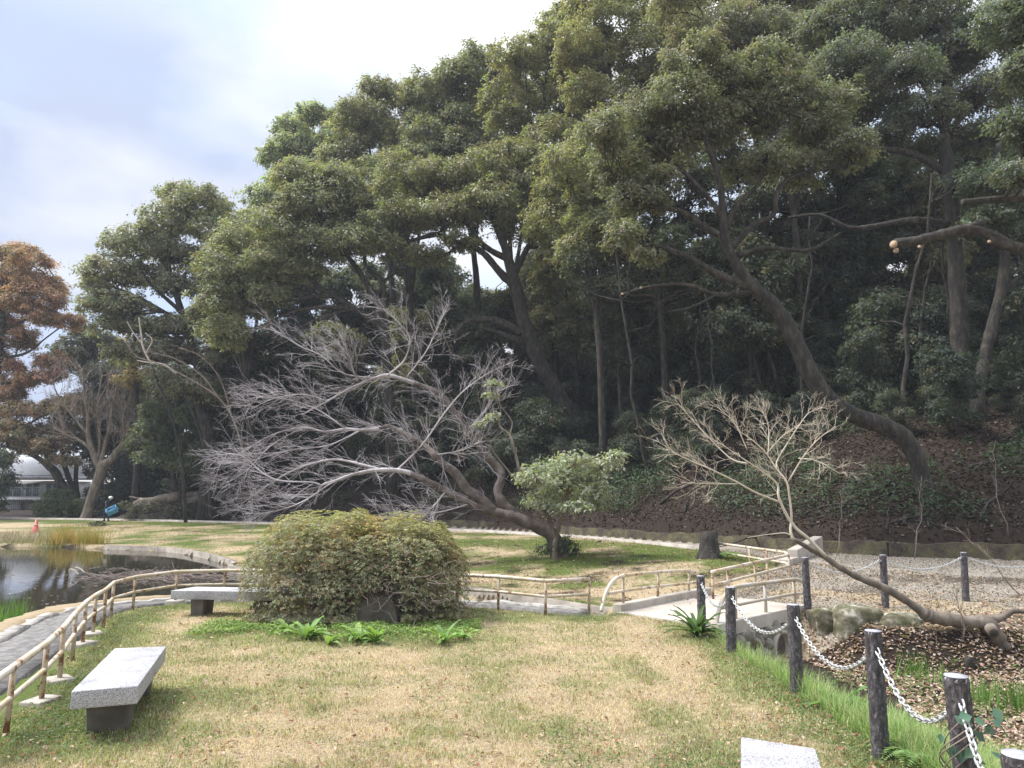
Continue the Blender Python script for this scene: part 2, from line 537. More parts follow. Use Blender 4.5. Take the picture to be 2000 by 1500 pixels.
def H(x, y):
    x = np.asarray(x, dtype=float)
    y = np.asarray(y, dtype=float)
    z = 0.05 * (fbm(x, y, 2.5) - 0.5)
    # far bank up to the path
    bank = in_poly(BANK, x, y)
    dk, _ = line_dist(FAR_KERB + [(-19.5, 32.6), (-24, 33.2), (-45, 36), (-70, 36)], x, y)
    dp, sp = line_dist(PATH_NEAR, x, y)
    s = dk / (dk + dp + 1e-6)
    zb = -0.12 + 0.05 * np.sin(s * 9) * 0 - 0.18 * np.sin(np.clip(s * 1.6, 0, 1) * np.pi) * sstep(-9, -4, x) + 0.42 * s ** 1.3 + 0.14 * (fbm(x, y, 3.0) - 0.5) * sstep(0, .2, s)
    z = np.where(bank, zb, z)
    # path: rises gently away
    d = hill_d(x, y)
    onpath = (~bank) & (sp < 0)
    lift = 0.3 * sstep(12, 24, y)
    z = np.where(onpath, lift + 0.02 * (fbm(x, y, 1.2) - 0.5), z)
    apron = (~bank) & (sp > 0) & (y > 11.5) & (x > 3.0)
    z = np.where(apron, 0.3 * sstep(15, 24, y) + 0.03 * (fbm(x, y, 1.3) - 0.5), z)
    # wooded hill
    side = 0.06 + 0.94 * sstep(-38, -19, x)
    hz = 0.3 + (0.5 * sstep(0.05, 0.5, d) + 17 * (1 - np.exp(-np.clip(d, 0, None) * 0.62 / 17)) + 0.9 * (fbm(x, y, 5.0) - 0.5) * sstep(0.5, 4, d) + 0.25 * (fbm(x + 9, y, 1.1) - 0.5) * sstep(0.3, 2, d)) * side
    z = np.where(d > 0, hz, z)
    ds, _ = line_dist(STRIP, x, y)
    z = np.where(ds < 0.62, np.minimum(z, 0) - 0.14, z)
    # pond and channel
    ip = in_poly(POND, x, y)
    dsh, _ = line_dist(POND + [POND[0]], x, y)
    z = np.where(ip, -0.10 - 1.0 * sstep(0, 0.3, dsh), z)
    # leafy hollow of the stream
    ic = in_poly(CREEK, x, y)
    dc, _ = line_dist(CREEK + [CREEK[0]], x, y)
    z = np.where(ic, z * 0.5 - 0.68 * sstep(0, np.where(x < 5, 0.95, 1.4), dc) + 0.1 * (fbm(x, y, 1.0) - 0.5), z)
    return z

def hit(u, v):
    """where the line of sight through a photo pixel meets the ground"""
    d = ray(u, v)
    t = np.linspace(3, 140, 2400)
    px = d[0] * t; py = d[1] * t; pz = CAM_H + d[2] * t
    k = np.argmax(pz < H(px, py))
    return np.array([px[k], py[k], float(H(px[k:k + 1], py[k:k + 1])[0])])

def spaced(breaks):
    out = []
    for a, b, st in breaks:
        out.append(np.arange(a, b, st))
    return np.unique(np.round(np.concatenate(out), 4))

xs = spaced([(-420, -80, 30), (-80, -24, 2.0), (-24, -10, 0.45), (-10, 13, 0.11), (13, 30, 0.5), (30, 80, 2.5), (80, 421, 30)])
ys = spaced([(-60, 2, 4), (2, 25, 0.11), (25, 60, 0.4), (60, 130, 2.0), (130, 500, 30)])
gx, gy = np.meshgrid(xs, ys)
gz = H(gx, gy)
far_m = np.maximum(sstep(80, 200, np.abs(gx)), sstep(110, 240, gy))
gz = gz * (1 - far_m) + 0.5 * far_m
gv = np.column_stack([gx.ravel(), gy.ravel(), gz.ravel()])
nx, ny = len(xs), len(ys)
ii, jj = np.meshgrid(np.arange(nx - 1), np.arange(ny - 1))
a0 = (jj * nx + ii).ravel()
gf = np.stack([a0, a0 + 1, a0 + nx + 1, a0 + nx], 1)

def zones(x, y):
    """what covers the ground: gravel, leaf litter, moss or green weed, pond mud"""
    d = hill_d(x, y)
    bank = in_poly(BANK, x, y)
    dp, sp = line_dist(PATH_NEAR, x, y)
    n1 = fbm(x, y, 1.6)
    n2 = fbm(x + 40, y + 9, 0.8)
    gravel = ((sp < 0) & (d < 0.0)).astype(float)
    apron = (~bank) & (sp > 0) & (y > 12.6) & (x > 3.6)
    gravel = np.where(apron, np.clip(0.4 + 1.4 * (n2 - 0.4) + 0.8 * sstep(5, 1, dp), 0, 1), gravel)
    ap_l = np.where(apron, np.clip((n1 - .46) * 2.5, 0, .6), 0)
    litter = sstep(-0.15, 0.05, d)
    ic = in_poly(CREEK, x, y)
    dc, _ = line_dist(CREEK + [CREEK[0]], x, y)
    litter = np.where(ic, sstep(0.1, 0.6, dc) * sstep(4.2, 5.2, x + 0.6 * n1), litter)
    litter = np.where(apron, ap_l, litter)
    litter = np.where(bank, np.clip((n2 - 0.48) * 2.2, 0, 0.8), litter)
    moss = np.where(bank, np.clip(0.25 + (n1 - 0.45) * 2.4 + 0.5 * np.exp(-((dp - 1.8) / 1.6) ** 2), 0, 1), 0)
    moss = np.where((d > 0.1) & (d < 0.9), np.clip((n2 - .5) * 4, 0, .8), moss)
    lawn = (~bank) & (d < 0) & (sp > 0) & (~ic)
    edge_f, _ = line_dist([(-4.4, 6.6), (-6.0, 10.5), (-6.9, 13.4), (-5.7, 14.7), (0, 13.5), (1.4, 13.2)], x, y)
    edge_p, _ = line_dist([(3.1, 12), (2.9, 8), (3.2, 4.5)], x, y)
    g = np.clip((n1 - 0.53) * 2.6, 0, 0.7) + 0.75 * np.exp(-(edge_f / 0.75) ** 2) * (0.4 + n2) + 0.8 * np.exp(-(edge_p / 0.6) ** 2)
    g += 0.8 * np.exp(-(((x + 2.1) / 2.6) ** 2 + ((y - 11.2) / 0.8) ** 2))
    g += 0.55 * sstep(1.2, 0.2, np.hypot(x + 3.6, y - 7.2) - 0.5) * (0.3 + n2)
    moss = np.where(lawn & ~apron, np.clip(g, 0, 1), moss)
    moss = np.where(apron, np.clip((n1 - .5) * 3, 0, .8) * sstep(16, 13.5, y), moss)
    moss = np.where(ic, sstep(4.6, 3.6, x) * 0.9, moss)
    mud = in_poly(POND, x, y).astype(float)
    return gravel, litter, moss, mud

zg, zl, zm, zmud = zones(gv[:, 0], gv[:, 1])
me = mesh_np('ground', gv, gf, np.column_stack([zg, zl, zm]), smooth=True)
am = me.color_attributes.new('mud', 'FLOAT_COLOR', 'POINT')
am.data.foreach_set('color', np.column_stack([zmud, zmud, zmud, np.ones_like(zmud)]).astype(np.float32).ravel())

def ground_mat():
    m, n, b = new_mat('park_ground')
    at = n.nodes.new('ShaderNodeAttribute'); at.attribute_name = 'tint'
    am_ = n.nodes.new('ShaderNodeAttribute'); am_.attribute_name = 'mud'
    sp = n.nodes.new('ShaderNodeSeparateColor')
    n.links.new(at.outputs['Color'], sp.inputs['Color'])
    fine = noise_node(n, 45, 8, 0.75)
    med = noise_node(n, 5, 6, 0.65)
    straw = ramp(n, fine.outputs['Fac'], [(0.3, (0.16, 0.115, 0.065)), (0.48, (0.36, 0.285, 0.18)), (0.7, (0.54, 0.46, 0.32))])
    green = ramp(n, fine.outputs['Fac'], [(0.3, (0.03, 0.04, 0.012)), (0.55, (0.11, 0.15, 0.035)), (0.75, (0.2, 0.22, 0.07))])
    grav = ramp(n, fine.outputs['Fac'], [(0.32, (0.1, 0.085, 0.07)), (0.5, (0.29, 0.26, 0.22)), (0.7, (0.47, 0.43, 0.38))])
    lit = ramp(n, fine.outputs['Fac'], [(0.3, (0.010, 0.0075, 0.006)), (0.52, (0.034, 0.025, 0.019)), (0.72, (0.1, 0.072, 0.056))])
    def jit(sock, amt=0.9):
        ma = n.nodes.new('ShaderNodeMath'); ma.operation = 'MULTIPLY_ADD'
        n.links.new(med.outputs['Fac'], ma.inputs[0]); ma.inputs[1].default_value = amt
        n.links.new(sock, ma.inputs[2])
        mr = n.nodes.new('ShaderNodeMapRange'); mr.clamp = True
        mr.inputs['From Min'].default_value = 0.5 * amt + 0.2
        mr.inputs['From Max'].default_value = 0.5 * amt + 0.75
        n.links.new(ma.outputs[0], mr.inputs['Value'])
        return mr.outputs['Result']
    c = mixc(n, jit(sp.outputs['Blue']), straw.outputs['Color'], green.outputs['Color'])
    c = mixc(n, jit(sp.outputs['Red'], 0.6), c.outputs['Result'], grav.outputs['Color'])
    c = mixc(n, jit(sp.outputs['Green'], 0.6), c.outputs['Result'], lit.outputs['Color'])
    c = mixc(n, am_.outputs['Fac'], c.outputs['Result'], (0.045, 0.036, 0.024))
    big = noise_node(n, 0.6, 4)
    rb = ramp(n, big.outputs['Fac'], [(0.3, (0.82, 0.8, 0.76)), (0.7, (1.08, 1.06, 1.05))])
    c = mixc(n, 1.0, c.outputs['Result'], rb.outputs['Color'], 'MULTIPLY')
    n.links.new(c.outputs['Result'], b.inputs['Base Color'])
    b.inputs['Roughness'].default_value = 0.95
    b.inputs['Specular IOR Level'].default_value = 0.15
    bump(n, b, fine.outputs['Fac'], 0.8, 0.03)
    return m
tag(link('ground', me, ground_mat()), kind='structure')

# pond water
WATER_Z = -0.25
def water_mat():
    m, n, b = new_mat('pond_water')
    b.inputs['Base Color'].default_value = (0.03, 0.027, 0.018, 1)
    b.inputs['Roughness'].default_value = 0.035
    b.inputs['IOR'].default_value = 1.33
    b.inputs['Specular IOR Level'].default_value = 0.6
    no = noise_node(n, 2.2, 5, 0.6, stretch=(1, 0.6, 1))
    bump(n, b, no.outputs['Fac'], 0.045, 0.05)
    return m
wx = [(-60, 2), (4.6, 2 + 11.9)]
wp = np.array([[-60, 3], [-8, 3], [2.6, 13.2], [2.6, 16], [-5, 22], [-8, 26], [-12, 34], [-60, 38]], dtype=float)
wb = MB()
wb.add(np.vstack([np.column_stack([wp, np.full(len(wp), WATER_Z)]), [[-20, 18, WATER_Z]]]), None,
       [[8, k, (k + 1) % 8] for k in range(8)])
tag(wb.build('pond_water', water_mat()), kind='structure')

# paved strip outside the fence with a rough stone edge
strip_line = spline([(-5.6, 4.5), (-5.85, 7.2), (-6.55, 9.6), (-7.15, 11.5), (-7.65, 13.1), (-7.55, 14.3), (-6.7, 14.95), (-5.6, 15.2), (-3, 15.25), (-0.75, 14.7), (0.45, 14.1), (1.3, 13.6)], 8)
strip_w = np.interp(np.arange(len(strip_line)), [0, 36, 46, len(strip_line)], [1.05, .9, .34, .32])
sb = MB(); sb.strip(strip_line, strip_w, -0.4, -0.035)
tag(sb.build('path_strip', surf('grey_aggregate', [(0.3, (0.07, 0.065, 0.06)), (0.5, (0.14, 0.13, 0.12)), (0.7, (0.23, 0.215, 0.20))], 9, 0.9, 0.4, 60, 0.006)), kind='structure')
edge_line = strip_line + 0
tg = np.gradient(strip_line, axis=0); tg /= np.linalg.norm(tg, axis=1)[:, None]
edge_line = strip_line + np.column_stack([-tg[:, 1], tg[:, 0]]) * (strip_w / 2 + .09)[:, None]
edge_line = edge_line + R.normal(0, 0.02, edge_line.shape)
sb = MB(); sb.strip(edge_line, 0.2, -0.9, 0.0 + R.normal(0, 0.015, len(edge_line)))
tag(sb.build('stone_edging', surf('pale_stone_edge', [(0.3, (0.14, 0.125, 0.105)), (0.5, (0.31, 0.29, 0.255)), (0.7, (0.46, 0.44, 0.40))], 5, 0.9, 0.8, 12, 0.04)), kind='structure')
# kerb on the far shore of pond and channel
kl = spline(FAR_KERB, 6)
sb = MB(); sb.strip(kl, 0.16, -0.95, -0.06 + 0.0 * kl[:, 0])
tag(sb.build('pond_kerb', surf('weathered_kerb', [(0.3, (0.1, 0.085, 0.065)), (0.5, (0.22, 0.19, 0.15)), (0.72, (0.36, 0.32, 0.26))], 1.8, .9, .5, 20, .02)), kind='structure')
# earth wall at the foot of the wooded slope
fw = spline([(34, 11.1), (14.35, 20.75), (10.7, 22.45), (7.05, 26.95), (2.55, 32.95), (-1.9, 38.55), (-18, 49.75)], 26)
fw = fw + np.random.default_rng(5).normal(0, .012, fw.shape)
ftop = 0.3 + 0.36 + 0.16 * (fbm(fw[:, 0], fw[:, 1], 1.2) - .5) + np.random.default_rng(6).normal(0, .025, len(fw))
sb = MB(); sb.strip(fw, 0.5, -0.3, ftop)
tag(sb.build('earth_bank', surf('mossy_earth', [(0.28, (0.018, 0.014, 0.01)), (0.45, (0.05, 0.038, 0.024)), (0.6, (0.085, 0.075, 0.032)), (0.75, (0.13, 0.11, 0.075))], 2.2, .95, 1.0, 8, .1)), kind='structure')
# kerb along the near edge of the woodland path
pl = spline([(6.35, 24.3), (3.0, 30), (-2.6, 36), (-18, 46.3), (-31, 52.0), (-48, 56.4)], 8)
plz = H(pl[:, 0], pl[:, 1])
sb = MB(); sb.strip(pl, 0.2, 0.0, 0.40)
tag(sb.build('path_kerb', M['concrete']), kind='structure')

# ------------------------------------------------------------------ foliage and twig builders
def leaves(pos, nrm, length, width, col, rng, droop=0.25, fold=0.25, axis=None):
    """one folded diamond-shaped leaf per row; returns verts, tris, tints"""
    n = len(pos)
    nrm = nrm / (np.linalg.norm(nrm, axis=1)[:, None] + 1e-9)
    if axis is None:
        axis = rng.normal(size=(n, 3))
    axis = axis - nrm * (axis * nrm).sum(1)[:, None]
    axis /= np.linalg.norm(axis, axis=1)[:, None] + 1e-9
    axis[:, 2] -= droop
    axis /= np.linalg.norm(axis, axis=1)[:, None] + 1e-9
    side = np.cross(axis, nrm)
    side /= np.linalg.norm(side, axis=1)[:, None] + 1e-9
    ln = (np.asarray(length) * rng.uniform(0.7, 1.3, n))[:, None]
    wd = (np.asarray(width) * rng.uniform(0.7, 1.3, n))[:, None]
    b = pos - axis * ln * 0.5
    tip = pos + axis * ln * 0.5
    l = pos - side * wd * 0.5 + nrm * wd * fold
    r = pos + side * wd * 0.5 + nrm * wd * fold
    v = np.stack([b, r, tip, l], 1).reshape(-1, 3)
    k = np.arange(n)[:, None] * 4
    t = np.concatenate([k + np.array([[0, 1, 2]]), k + np.array([[0, 2, 3]])], 0)
    c = np.repeat(col, 4, axis=0)
    return v, t, c

def palette(n, base, rng, vary=0.25, alt=None, alt_p=0.0):
    base = np.asarray(base, dtype=float)
    c = base[None, :] * rng.uniform(1 - vary, 1 + vary, (n, 1)) * rng.uniform(0.92, 1.08, (n, 3))
    if alt is not None:
        m = rng.random(n) < alt_p
        c[m] = np.asarray(alt)[None, :] * rng.uniform(0.75, 1.25, (m.sum(), 1))
    return np.clip(c, 0, 1)

DENS = 2.9
DESAT = 0.1
HUE = np.array([1.0, 1.0, 1.0])
LSC = 0.9
TONE = 1.0
def crown_mesh(clumps, per_m2, ll, lw, base, rng, alt=None, alt_p=0.05, flat=0.75, sub_r=0.3, upbias=0.7, floor=-0.35, vary_sub=0.22):
    """clumps: rows x, y, z, rx, ry, rz. Leaves gather in sprays set on the shell of every clump."""
    V, T, C, n0, sprays = [], [], [], 0, []
    base = (np.asarray(base) * (1 - DESAT) + np.mean(base) * DESAT) * HUE
    if alt is not None: alt = np.asarray(alt) * (1 - DESAT) + np.mean(alt) * DESAT
    for (cx, cy, cz, rx, ry, rz) in clumps:
        rm = (rx + ry + rz) / 3
        area = 4 * np.pi * rm * rm * 0.6
        nl = max(60, int(per_m2 * area * DENS))
        sr = sub_r * rm ** 0.7
        ns = max(6, int(area / (sr * sr * 1.5)))
        d = rng.normal(size=(ns * 3, 3))
        d /= np.linalg.norm(d, axis=1)[:, None]
        d = d[d[:, 2] > floor][:ns]
        ns = len(d)
        rad = 1 - 0.45 * rng.random(ns) ** 1.6
        rad = np.where(rng.random(ns) < .16, rad * rng.uniform(1.08, 1.38, ns), rad)
        sc = d * rad[:, None] * np.array([rx, ry, rz]) + np.array([cx, cy, cz])
        sprays.append(sc)
        ss = sr * rng.uniform(0.6, 1.3, ns)
        stone = rng.uniform(1 - vary_sub * 1.25, 1 + vary_sub * 1.25, (ns, 1)) * rng.uniform(0.93, 1.07, (ns, 3))
        hue = rng.random(ns)
        k = rng.integers(0, ns, nl)
        off = rng.normal(size=(nl, 3)) * ss[k][:, None] * np.array([0.55, 0.55, 0.55 * flat])
        off[:, 2] -= 0.25 * (off[:, 0] ** 2 + off[:, 1] ** 2) / (ss[k] + 1e-6)
        p = sc[k] + off
        nr = d[k] * 0.55 + np.array([0, 0, upbias]) + rng.normal(size=(nl, 3)) * 0.55
        ax = off + d[k] * 0.3 * ss[k][:, None] + rng.normal(size=(nl, 3)) * 0.25 * ss[k][:, None]
        col = palette(nl, base, rng, 0.22) * stone[k] * TONE
        if alt is not None:
            m = (hue[k] < alt_p * 2) & (rng.random(nl) < 0.6)
            m |= rng.random(nl) < alt_p * 0.3
            col[m] = np.asarray(alt)[None, :] * rng.uniform(0.7, 1.25, (m.sum(), 1))
        v, t, c = leaves(p, nr, ll * LSC, lw * LSC, np.clip(col, 0.004, 1), rng, axis=ax)
        V.append(v); T.append(t + n0); C.append(c); n0 += len(v)
    return np.concatenate(V), np.concatenate(T), np.concatenate(C), sprays

def wobble(a, b, n, amp, rng, sag=0.0):
    a = np.asarray(a, dtype=float); b = np.asarray(b, dtype=float)
    t = np.linspace(0, 1, n)[:, None]
    p = a * (1 - t) + b * t
    ln = np.linalg.norm(b - a)
    w = np.cumsum(rng.normal(size=(n, 3)), axis=0) * amp * ln / n
    w = w - w[0] - t * (w[-1] - w[0])
    p = p + w
    p[:, 2] += sag * ln * (t[:, 0] * (1 - t[:, 0])) * 4
    return p

def limb_px(rows, Y):
    """rows u, v, radius_px[, dY] -> smooth path in the world with radii in metres"""
    pts, rad = [], []
    for r in rows:
        y = Y + (r[3] if len(r) > 3 else 0)
        pts.append(P(r[0], r[1], y)); rad.append(r[2] * mpp(y))
    q = spline(np.column_stack([np.array(pts), np.array(rad)]), 5)
    return q[:, :3], np.maximum(q[:, 3], 0.004)

def rough_limb(mb, pts, rad, rng, n=10, amp=0.06):
    rad = rad * (1 + amp * rng.normal(size=len(rad)))
    mb.tube(pts, rad, n)

def feed_clumps(mb, limbs, clumps, sprays, rng, r0=0.05, subs=5):
    """branches from the nearest limb out to each clump and on to some of its sprays"""
    allp = np.concatenate([l[0] for l in limbs])
    allr = np.concatenate([l[1] for l in limbs])
    for c, sp in zip(clumps, sprays):
        cen = np.array(c[:3]) - np.array([0, 0, c[5] * 0.35])
        dd = np.linalg.norm(allp - cen, axis=1) + np.maximum(0, allp[:, 2] - cen[2]) * 1.5
        k = np.argmin(dd)
        a = allp[k]
        ra = min(allr[k] * 0.7, r0 * (0.6 + 0.35 * np.linalg.norm(cen - a)))
        br = wobble(a, cen, 8, 0.35, rng, 0.06)
        rr = np.linspace(max(ra, 0.02), 0.022, 8)
        mb.tube(br, rr, 6, cap=False)
        for s in sp[rng.permutation(len(sp))[:subs]]:
            j = rng.integers(3, 8)
            tw = wobble(br[j], s, 6, 0.3, rng, -0.03)
            mb.tube(tw, np.linspace(rr[j] * 0.6 + 0.004, 0.008, 6), 4, cap=False)

def clumps_px(rows, Y, rng, squash=0.8, depth=1.0):
    """rows u, v, ru, rv[, dY] in photo pixels at distance Y -> ellipsoids in the world"""
    out = []
    for r in rows:
        y = Y + (r[4] if len(r) > 4 else rng.uniform(-1.2, 1.2))
        p = P(r[0], r[1], y)
        m = mpp(y)
        out.append((p[0], p[1], p[2], r[2] * m, r[2] * m * depth, r[3] * m))
    return out

def fill_px(poly, r, Y, rng, dY=2.0, squash=0.7, tries=400, gap=1.15):
    """clumps spread over an outline measured in the photo, set at varied distances about Y"""
    poly = np.array(poly, dtype=float)
    lo, hi = poly.min(0), poly.max(0)
    got = []
    for _ in range(tries):
        p = lo + rng.random(2) * (hi - lo)
        if not in_poly(poly, p[0], p[1]): continue
        rr = r * rng.uniform(0.75, 1.3)
        if all(math.hypot(p[0] - g[0], (p[1] - g[1]) * 1.3) > gap * 0.5 * (rr + g[2]) for g in got):
            got.append((p[0], p[1], rr, rr * squash, rng.uniform(-dY, dY)))
    return clumps_px(got, Y, rng)

def ground_at(x, y):
    return float(H(np.array([x]), np.array([y]))[0])

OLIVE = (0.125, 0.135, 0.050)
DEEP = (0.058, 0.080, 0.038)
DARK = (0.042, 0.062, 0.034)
YELLOW = (0.24, 0.19, 0.06)

LIMB = 0.76
def big_tree(name, label, cat, limb_rows, clump_list, Y, seed, base=(0.072, 0.080, 0.026), alt=YELLOW, alt_p=0.06, dens=95, ll=0.17, lw=0.085,
             bark='bark', group=None, subs=5, sub_r=0.3, flat=0.75, base_pt=None, extra=None, leaf='leaf', floor=-0.35, cuts=None, r0=0.06, thick=1):
    rng = np.random.default_rng(seed)
    limbs = [limb_px(r, Y) for r in limb_rows]
    root_p = limbs[0][0][0].copy()
    root_p[2] = ground_at(root_p[0], root_p[1])
    limbs[0] = (np.vstack([[root_p - np.array([0, 0, 0.3])], limbs[0][0]]), np.concatenate([[limbs[0][1][0] * 1.35], limbs[0][1]]))
    t = thing(name, root_p, label, cat, group)
    if thick:
        more = []
        for c in clump_list:
            for _ in range(thick):
                o_ = rng.normal(size=3); o_ /= np.linalg.norm(o_)
                o_[1] *= 1.4
                k_ = rng.uniform(.62, .85)
                more.append((c[0] + o_[0] * c[3] * .6, c[1] + abs(o_[1]) * c[4] * .7, c[2] + o_[2] * c[5] * .6 - .1 * c[5], c[3] * k_, c[4] * k_, c[5] * k_))
        clump_list = list(clump_list) + more
    limbs = [(p, r * LIMB) for p, r in limbs]
    mb = MB()
    for p, r in limbs: rough_limb(mb, p, r, rng, 10, 0.05)
    V, T, C, sprays = crown_mesh(clump_list, dens, ll, lw, base, rng, alt, alt_p, sub_r=sub_r, flat=flat, floor=floor)
    feed_clumps(mb, limbs, clump_list, sprays, rng, r0=r0, subs=subs)
    mb.build('trunk', M[bark], t, True)
    link('crown', mesh_np('crown', V, T, C), M[leaf], t)
    if cuts:
        for (u, v, r, dy) in cuts:
            c = P(u, v, Y + dy); rr = r * LIMB * mpp(Y)
            cb = MB(); cb.tube([c + np.array([0.02, 0.012, 0]), c - np.array([0.02, 0.012, 0])], [rr * 0.85, rr * 0.8], 12)
            cb.build('cut_end', M['cut_wood'], t)
    return t

TONE = 3.6
DESAT = 0.42
HUE = np.array([1.04, 0.98, 1.02])
# ------------------------------------------------------------------ the big evergreens on the slope
# left hand tree at the foot of the hill
big_tree('evergreen_tree', 'tall grey-green evergreen with round crown at the left end of the wood', 'tree',
    [[(412, 880, 17), (405, 840, 15), (392, 800, 13), (386, 740, 12), (383, 690, 11), (352, 600, 8), (330, 520, 6), (335, 440, 4)],
     [(384, 700, 9), (370, 640, 7), (322, 610, 5), (270, 580, 3.5), (220, 560, 2.5)],
     [(375, 660, 7), (388, 590, 6), (420, 520, 4), (420, 450, 3)],
     [(355, 610, 6), (300, 560, 4), (262, 510, 3)]],
    clumps_px([(390, 400, 62, 40), (330, 440, 62, 42), (265, 480, 60, 40), (215, 530, 48, 36), (420, 450, 50, 36), (350, 500, 60, 30),
               (200, 590, 42, 34), (250, 600, 50, 30), (290, 540, 50, 30), (410, 530, 45, 28), (230, 640, 45, 30), (300, 640, 45, 24),
               (330, 690, 50, 30), (380, 760, 50, 30), (330, 740, 46, 30), (440, 600, 42, 30), (445, 700, 46, 34), (180, 560, 22, 26), (350, 385, 40, 26), (450, 470, 40, 34), (455, 540, 40, 34), (440, 650, 40, 34), (400, 640, 40, 28), (350, 640, 44, 26), (300, 690, 44, 26), (350, 560, 44, 28), (240, 690, 36, 24), (420, 780, 40, 28)], 49, np.random.default_rng(11)),
    49, 11, base=(0.07, 0.077, 0.036), alt=(0.11, 0.1, 0.05), dens=48, ll=0.27, lw=0.13, subs=6, r0=0.09)

# spreading tree with a fan of dark branches
big_tree('evergreen_tree', 'drooping evergreen with a fan of dark branches beneath, behind the bare cherry', 'tree',
    [[(765, 900, 15), (760, 800, 13), (755, 700, 12), (748, 620, 11), (720, 560, 9), (690, 515, 7), (650, 460, 5)],
     [(748, 640, 8), (690, 600, 7), (640, 570, 6), (600, 540, 5), (570, 505, 4)],
     [(700, 605, 6), (640, 600, 5), (570, 610, 4), (500, 640, 3), (440, 650, 2)],
     [(660, 580, 5), (610, 580, 4), (540, 590, 3), (480, 580, 2.5)],
     [(640, 570, 5), (600, 560, 4), (540, 550, 3), (500, 530, 2)],
     [(752, 600, 8), (745, 550, 6), (715, 520, 5), (712, 480, 4)],
     [(690, 602, 5), (630, 620, 4), (560, 648, 3), (490, 655, 2)],
     [(735, 580, 6), (760, 540, 4), (800, 520, 3)]],
    clumps_px([(430, 530, 52, 44), (470, 480, 58, 42), (540, 450, 60, 44), (600, 400, 62, 46), (610, 480, 60, 40), (540, 510, 58, 38),
               (470, 560, 56, 40), (420, 590, 40, 44), (640, 450, 56, 44), (680, 400, 56, 40), (680, 480, 56, 36), (740, 450, 58, 34),
               (440, 650, 44, 40), (520, 580, 36, 26), (600, 530, 36, 22), (650, 370, 56, 40), (590, 350, 54, 38)], 42, np.random.default_rng(12)),
    42, 12, base=(0.070, 0.080, 0.030), alt=(0.14, 0.115, 0.045), dens=60, ll=0.23, lw=0.11, subs=7, r0=0.1)

# central tree with long left hand limb
big_tree('evergreen_tree', 'big central evergreen with straight leaning trunk, cut knobbly lower limb and layered crown', 'tree',
    [[(1122, 850, 26), (1108, 810, 23), (1085, 760, 21), (1055, 710, 20), (1035, 660, 19), (1020, 620, 18), (1008, 560, 16), (995, 515, 14), (985, 480, 11), (960, 420, 8), (940, 370, 5)],
     [(1005, 560, 12), (975, 530, 10), (950, 500, 9), (930, 485, 8), (905, 480, 8), (875, 465, 8), (850, 458, 7), (800, 470, 5), (760, 470, 4)],
     [(990, 505, 9), (960, 490, 8), (935, 470, 7), (910, 435, 7), (880, 420, 6), (830, 400, 4)],
     [(1018, 650, 13), (1000, 640, 11), (975, 628, 11), (955, 624, 9), (925, 626, 8), (905, 632, 6), (895, 650, 5), (888, 665, 5)],
     [(1015, 665, 9), (985, 655, 8), (960, 645, 6), (940, 640, 3)],
     [(1003, 540, 9), (1040, 470, 7), (1100, 420, 5), (1160, 380, 4)]],
    clumps_px([(800, 345, 66, 46), (870, 360, 70, 46), (740, 400, 60, 40), (790, 430, 64, 34), (870, 420, 66, 32), (690, 430, 46, 34),
               (940, 340, 60, 44), (960, 400, 60, 40), (1010, 360, 60, 46), (1060, 400, 62, 42), (1080, 340, 62, 46), (1140, 400, 60, 40),
               (900, 470, 40, 18), (1020, 440, 56, 34), (1090, 460, 58, 32), (1160, 460, 50, 34), (830, 500, 44, 20), (760, 480, 40, 22), (1000, 310, 60, 40)], 42, np.random.default_rng(13)),
    42, 13, base=(0.074, 0.082, 0.026), alt=(0.17, 0.13, 0.03), alt_p=0.09, dens=62, ll=0.23, lw=0.11, subs=6, r0=0.1, cuts=[(888, 668, 5, -.1)])

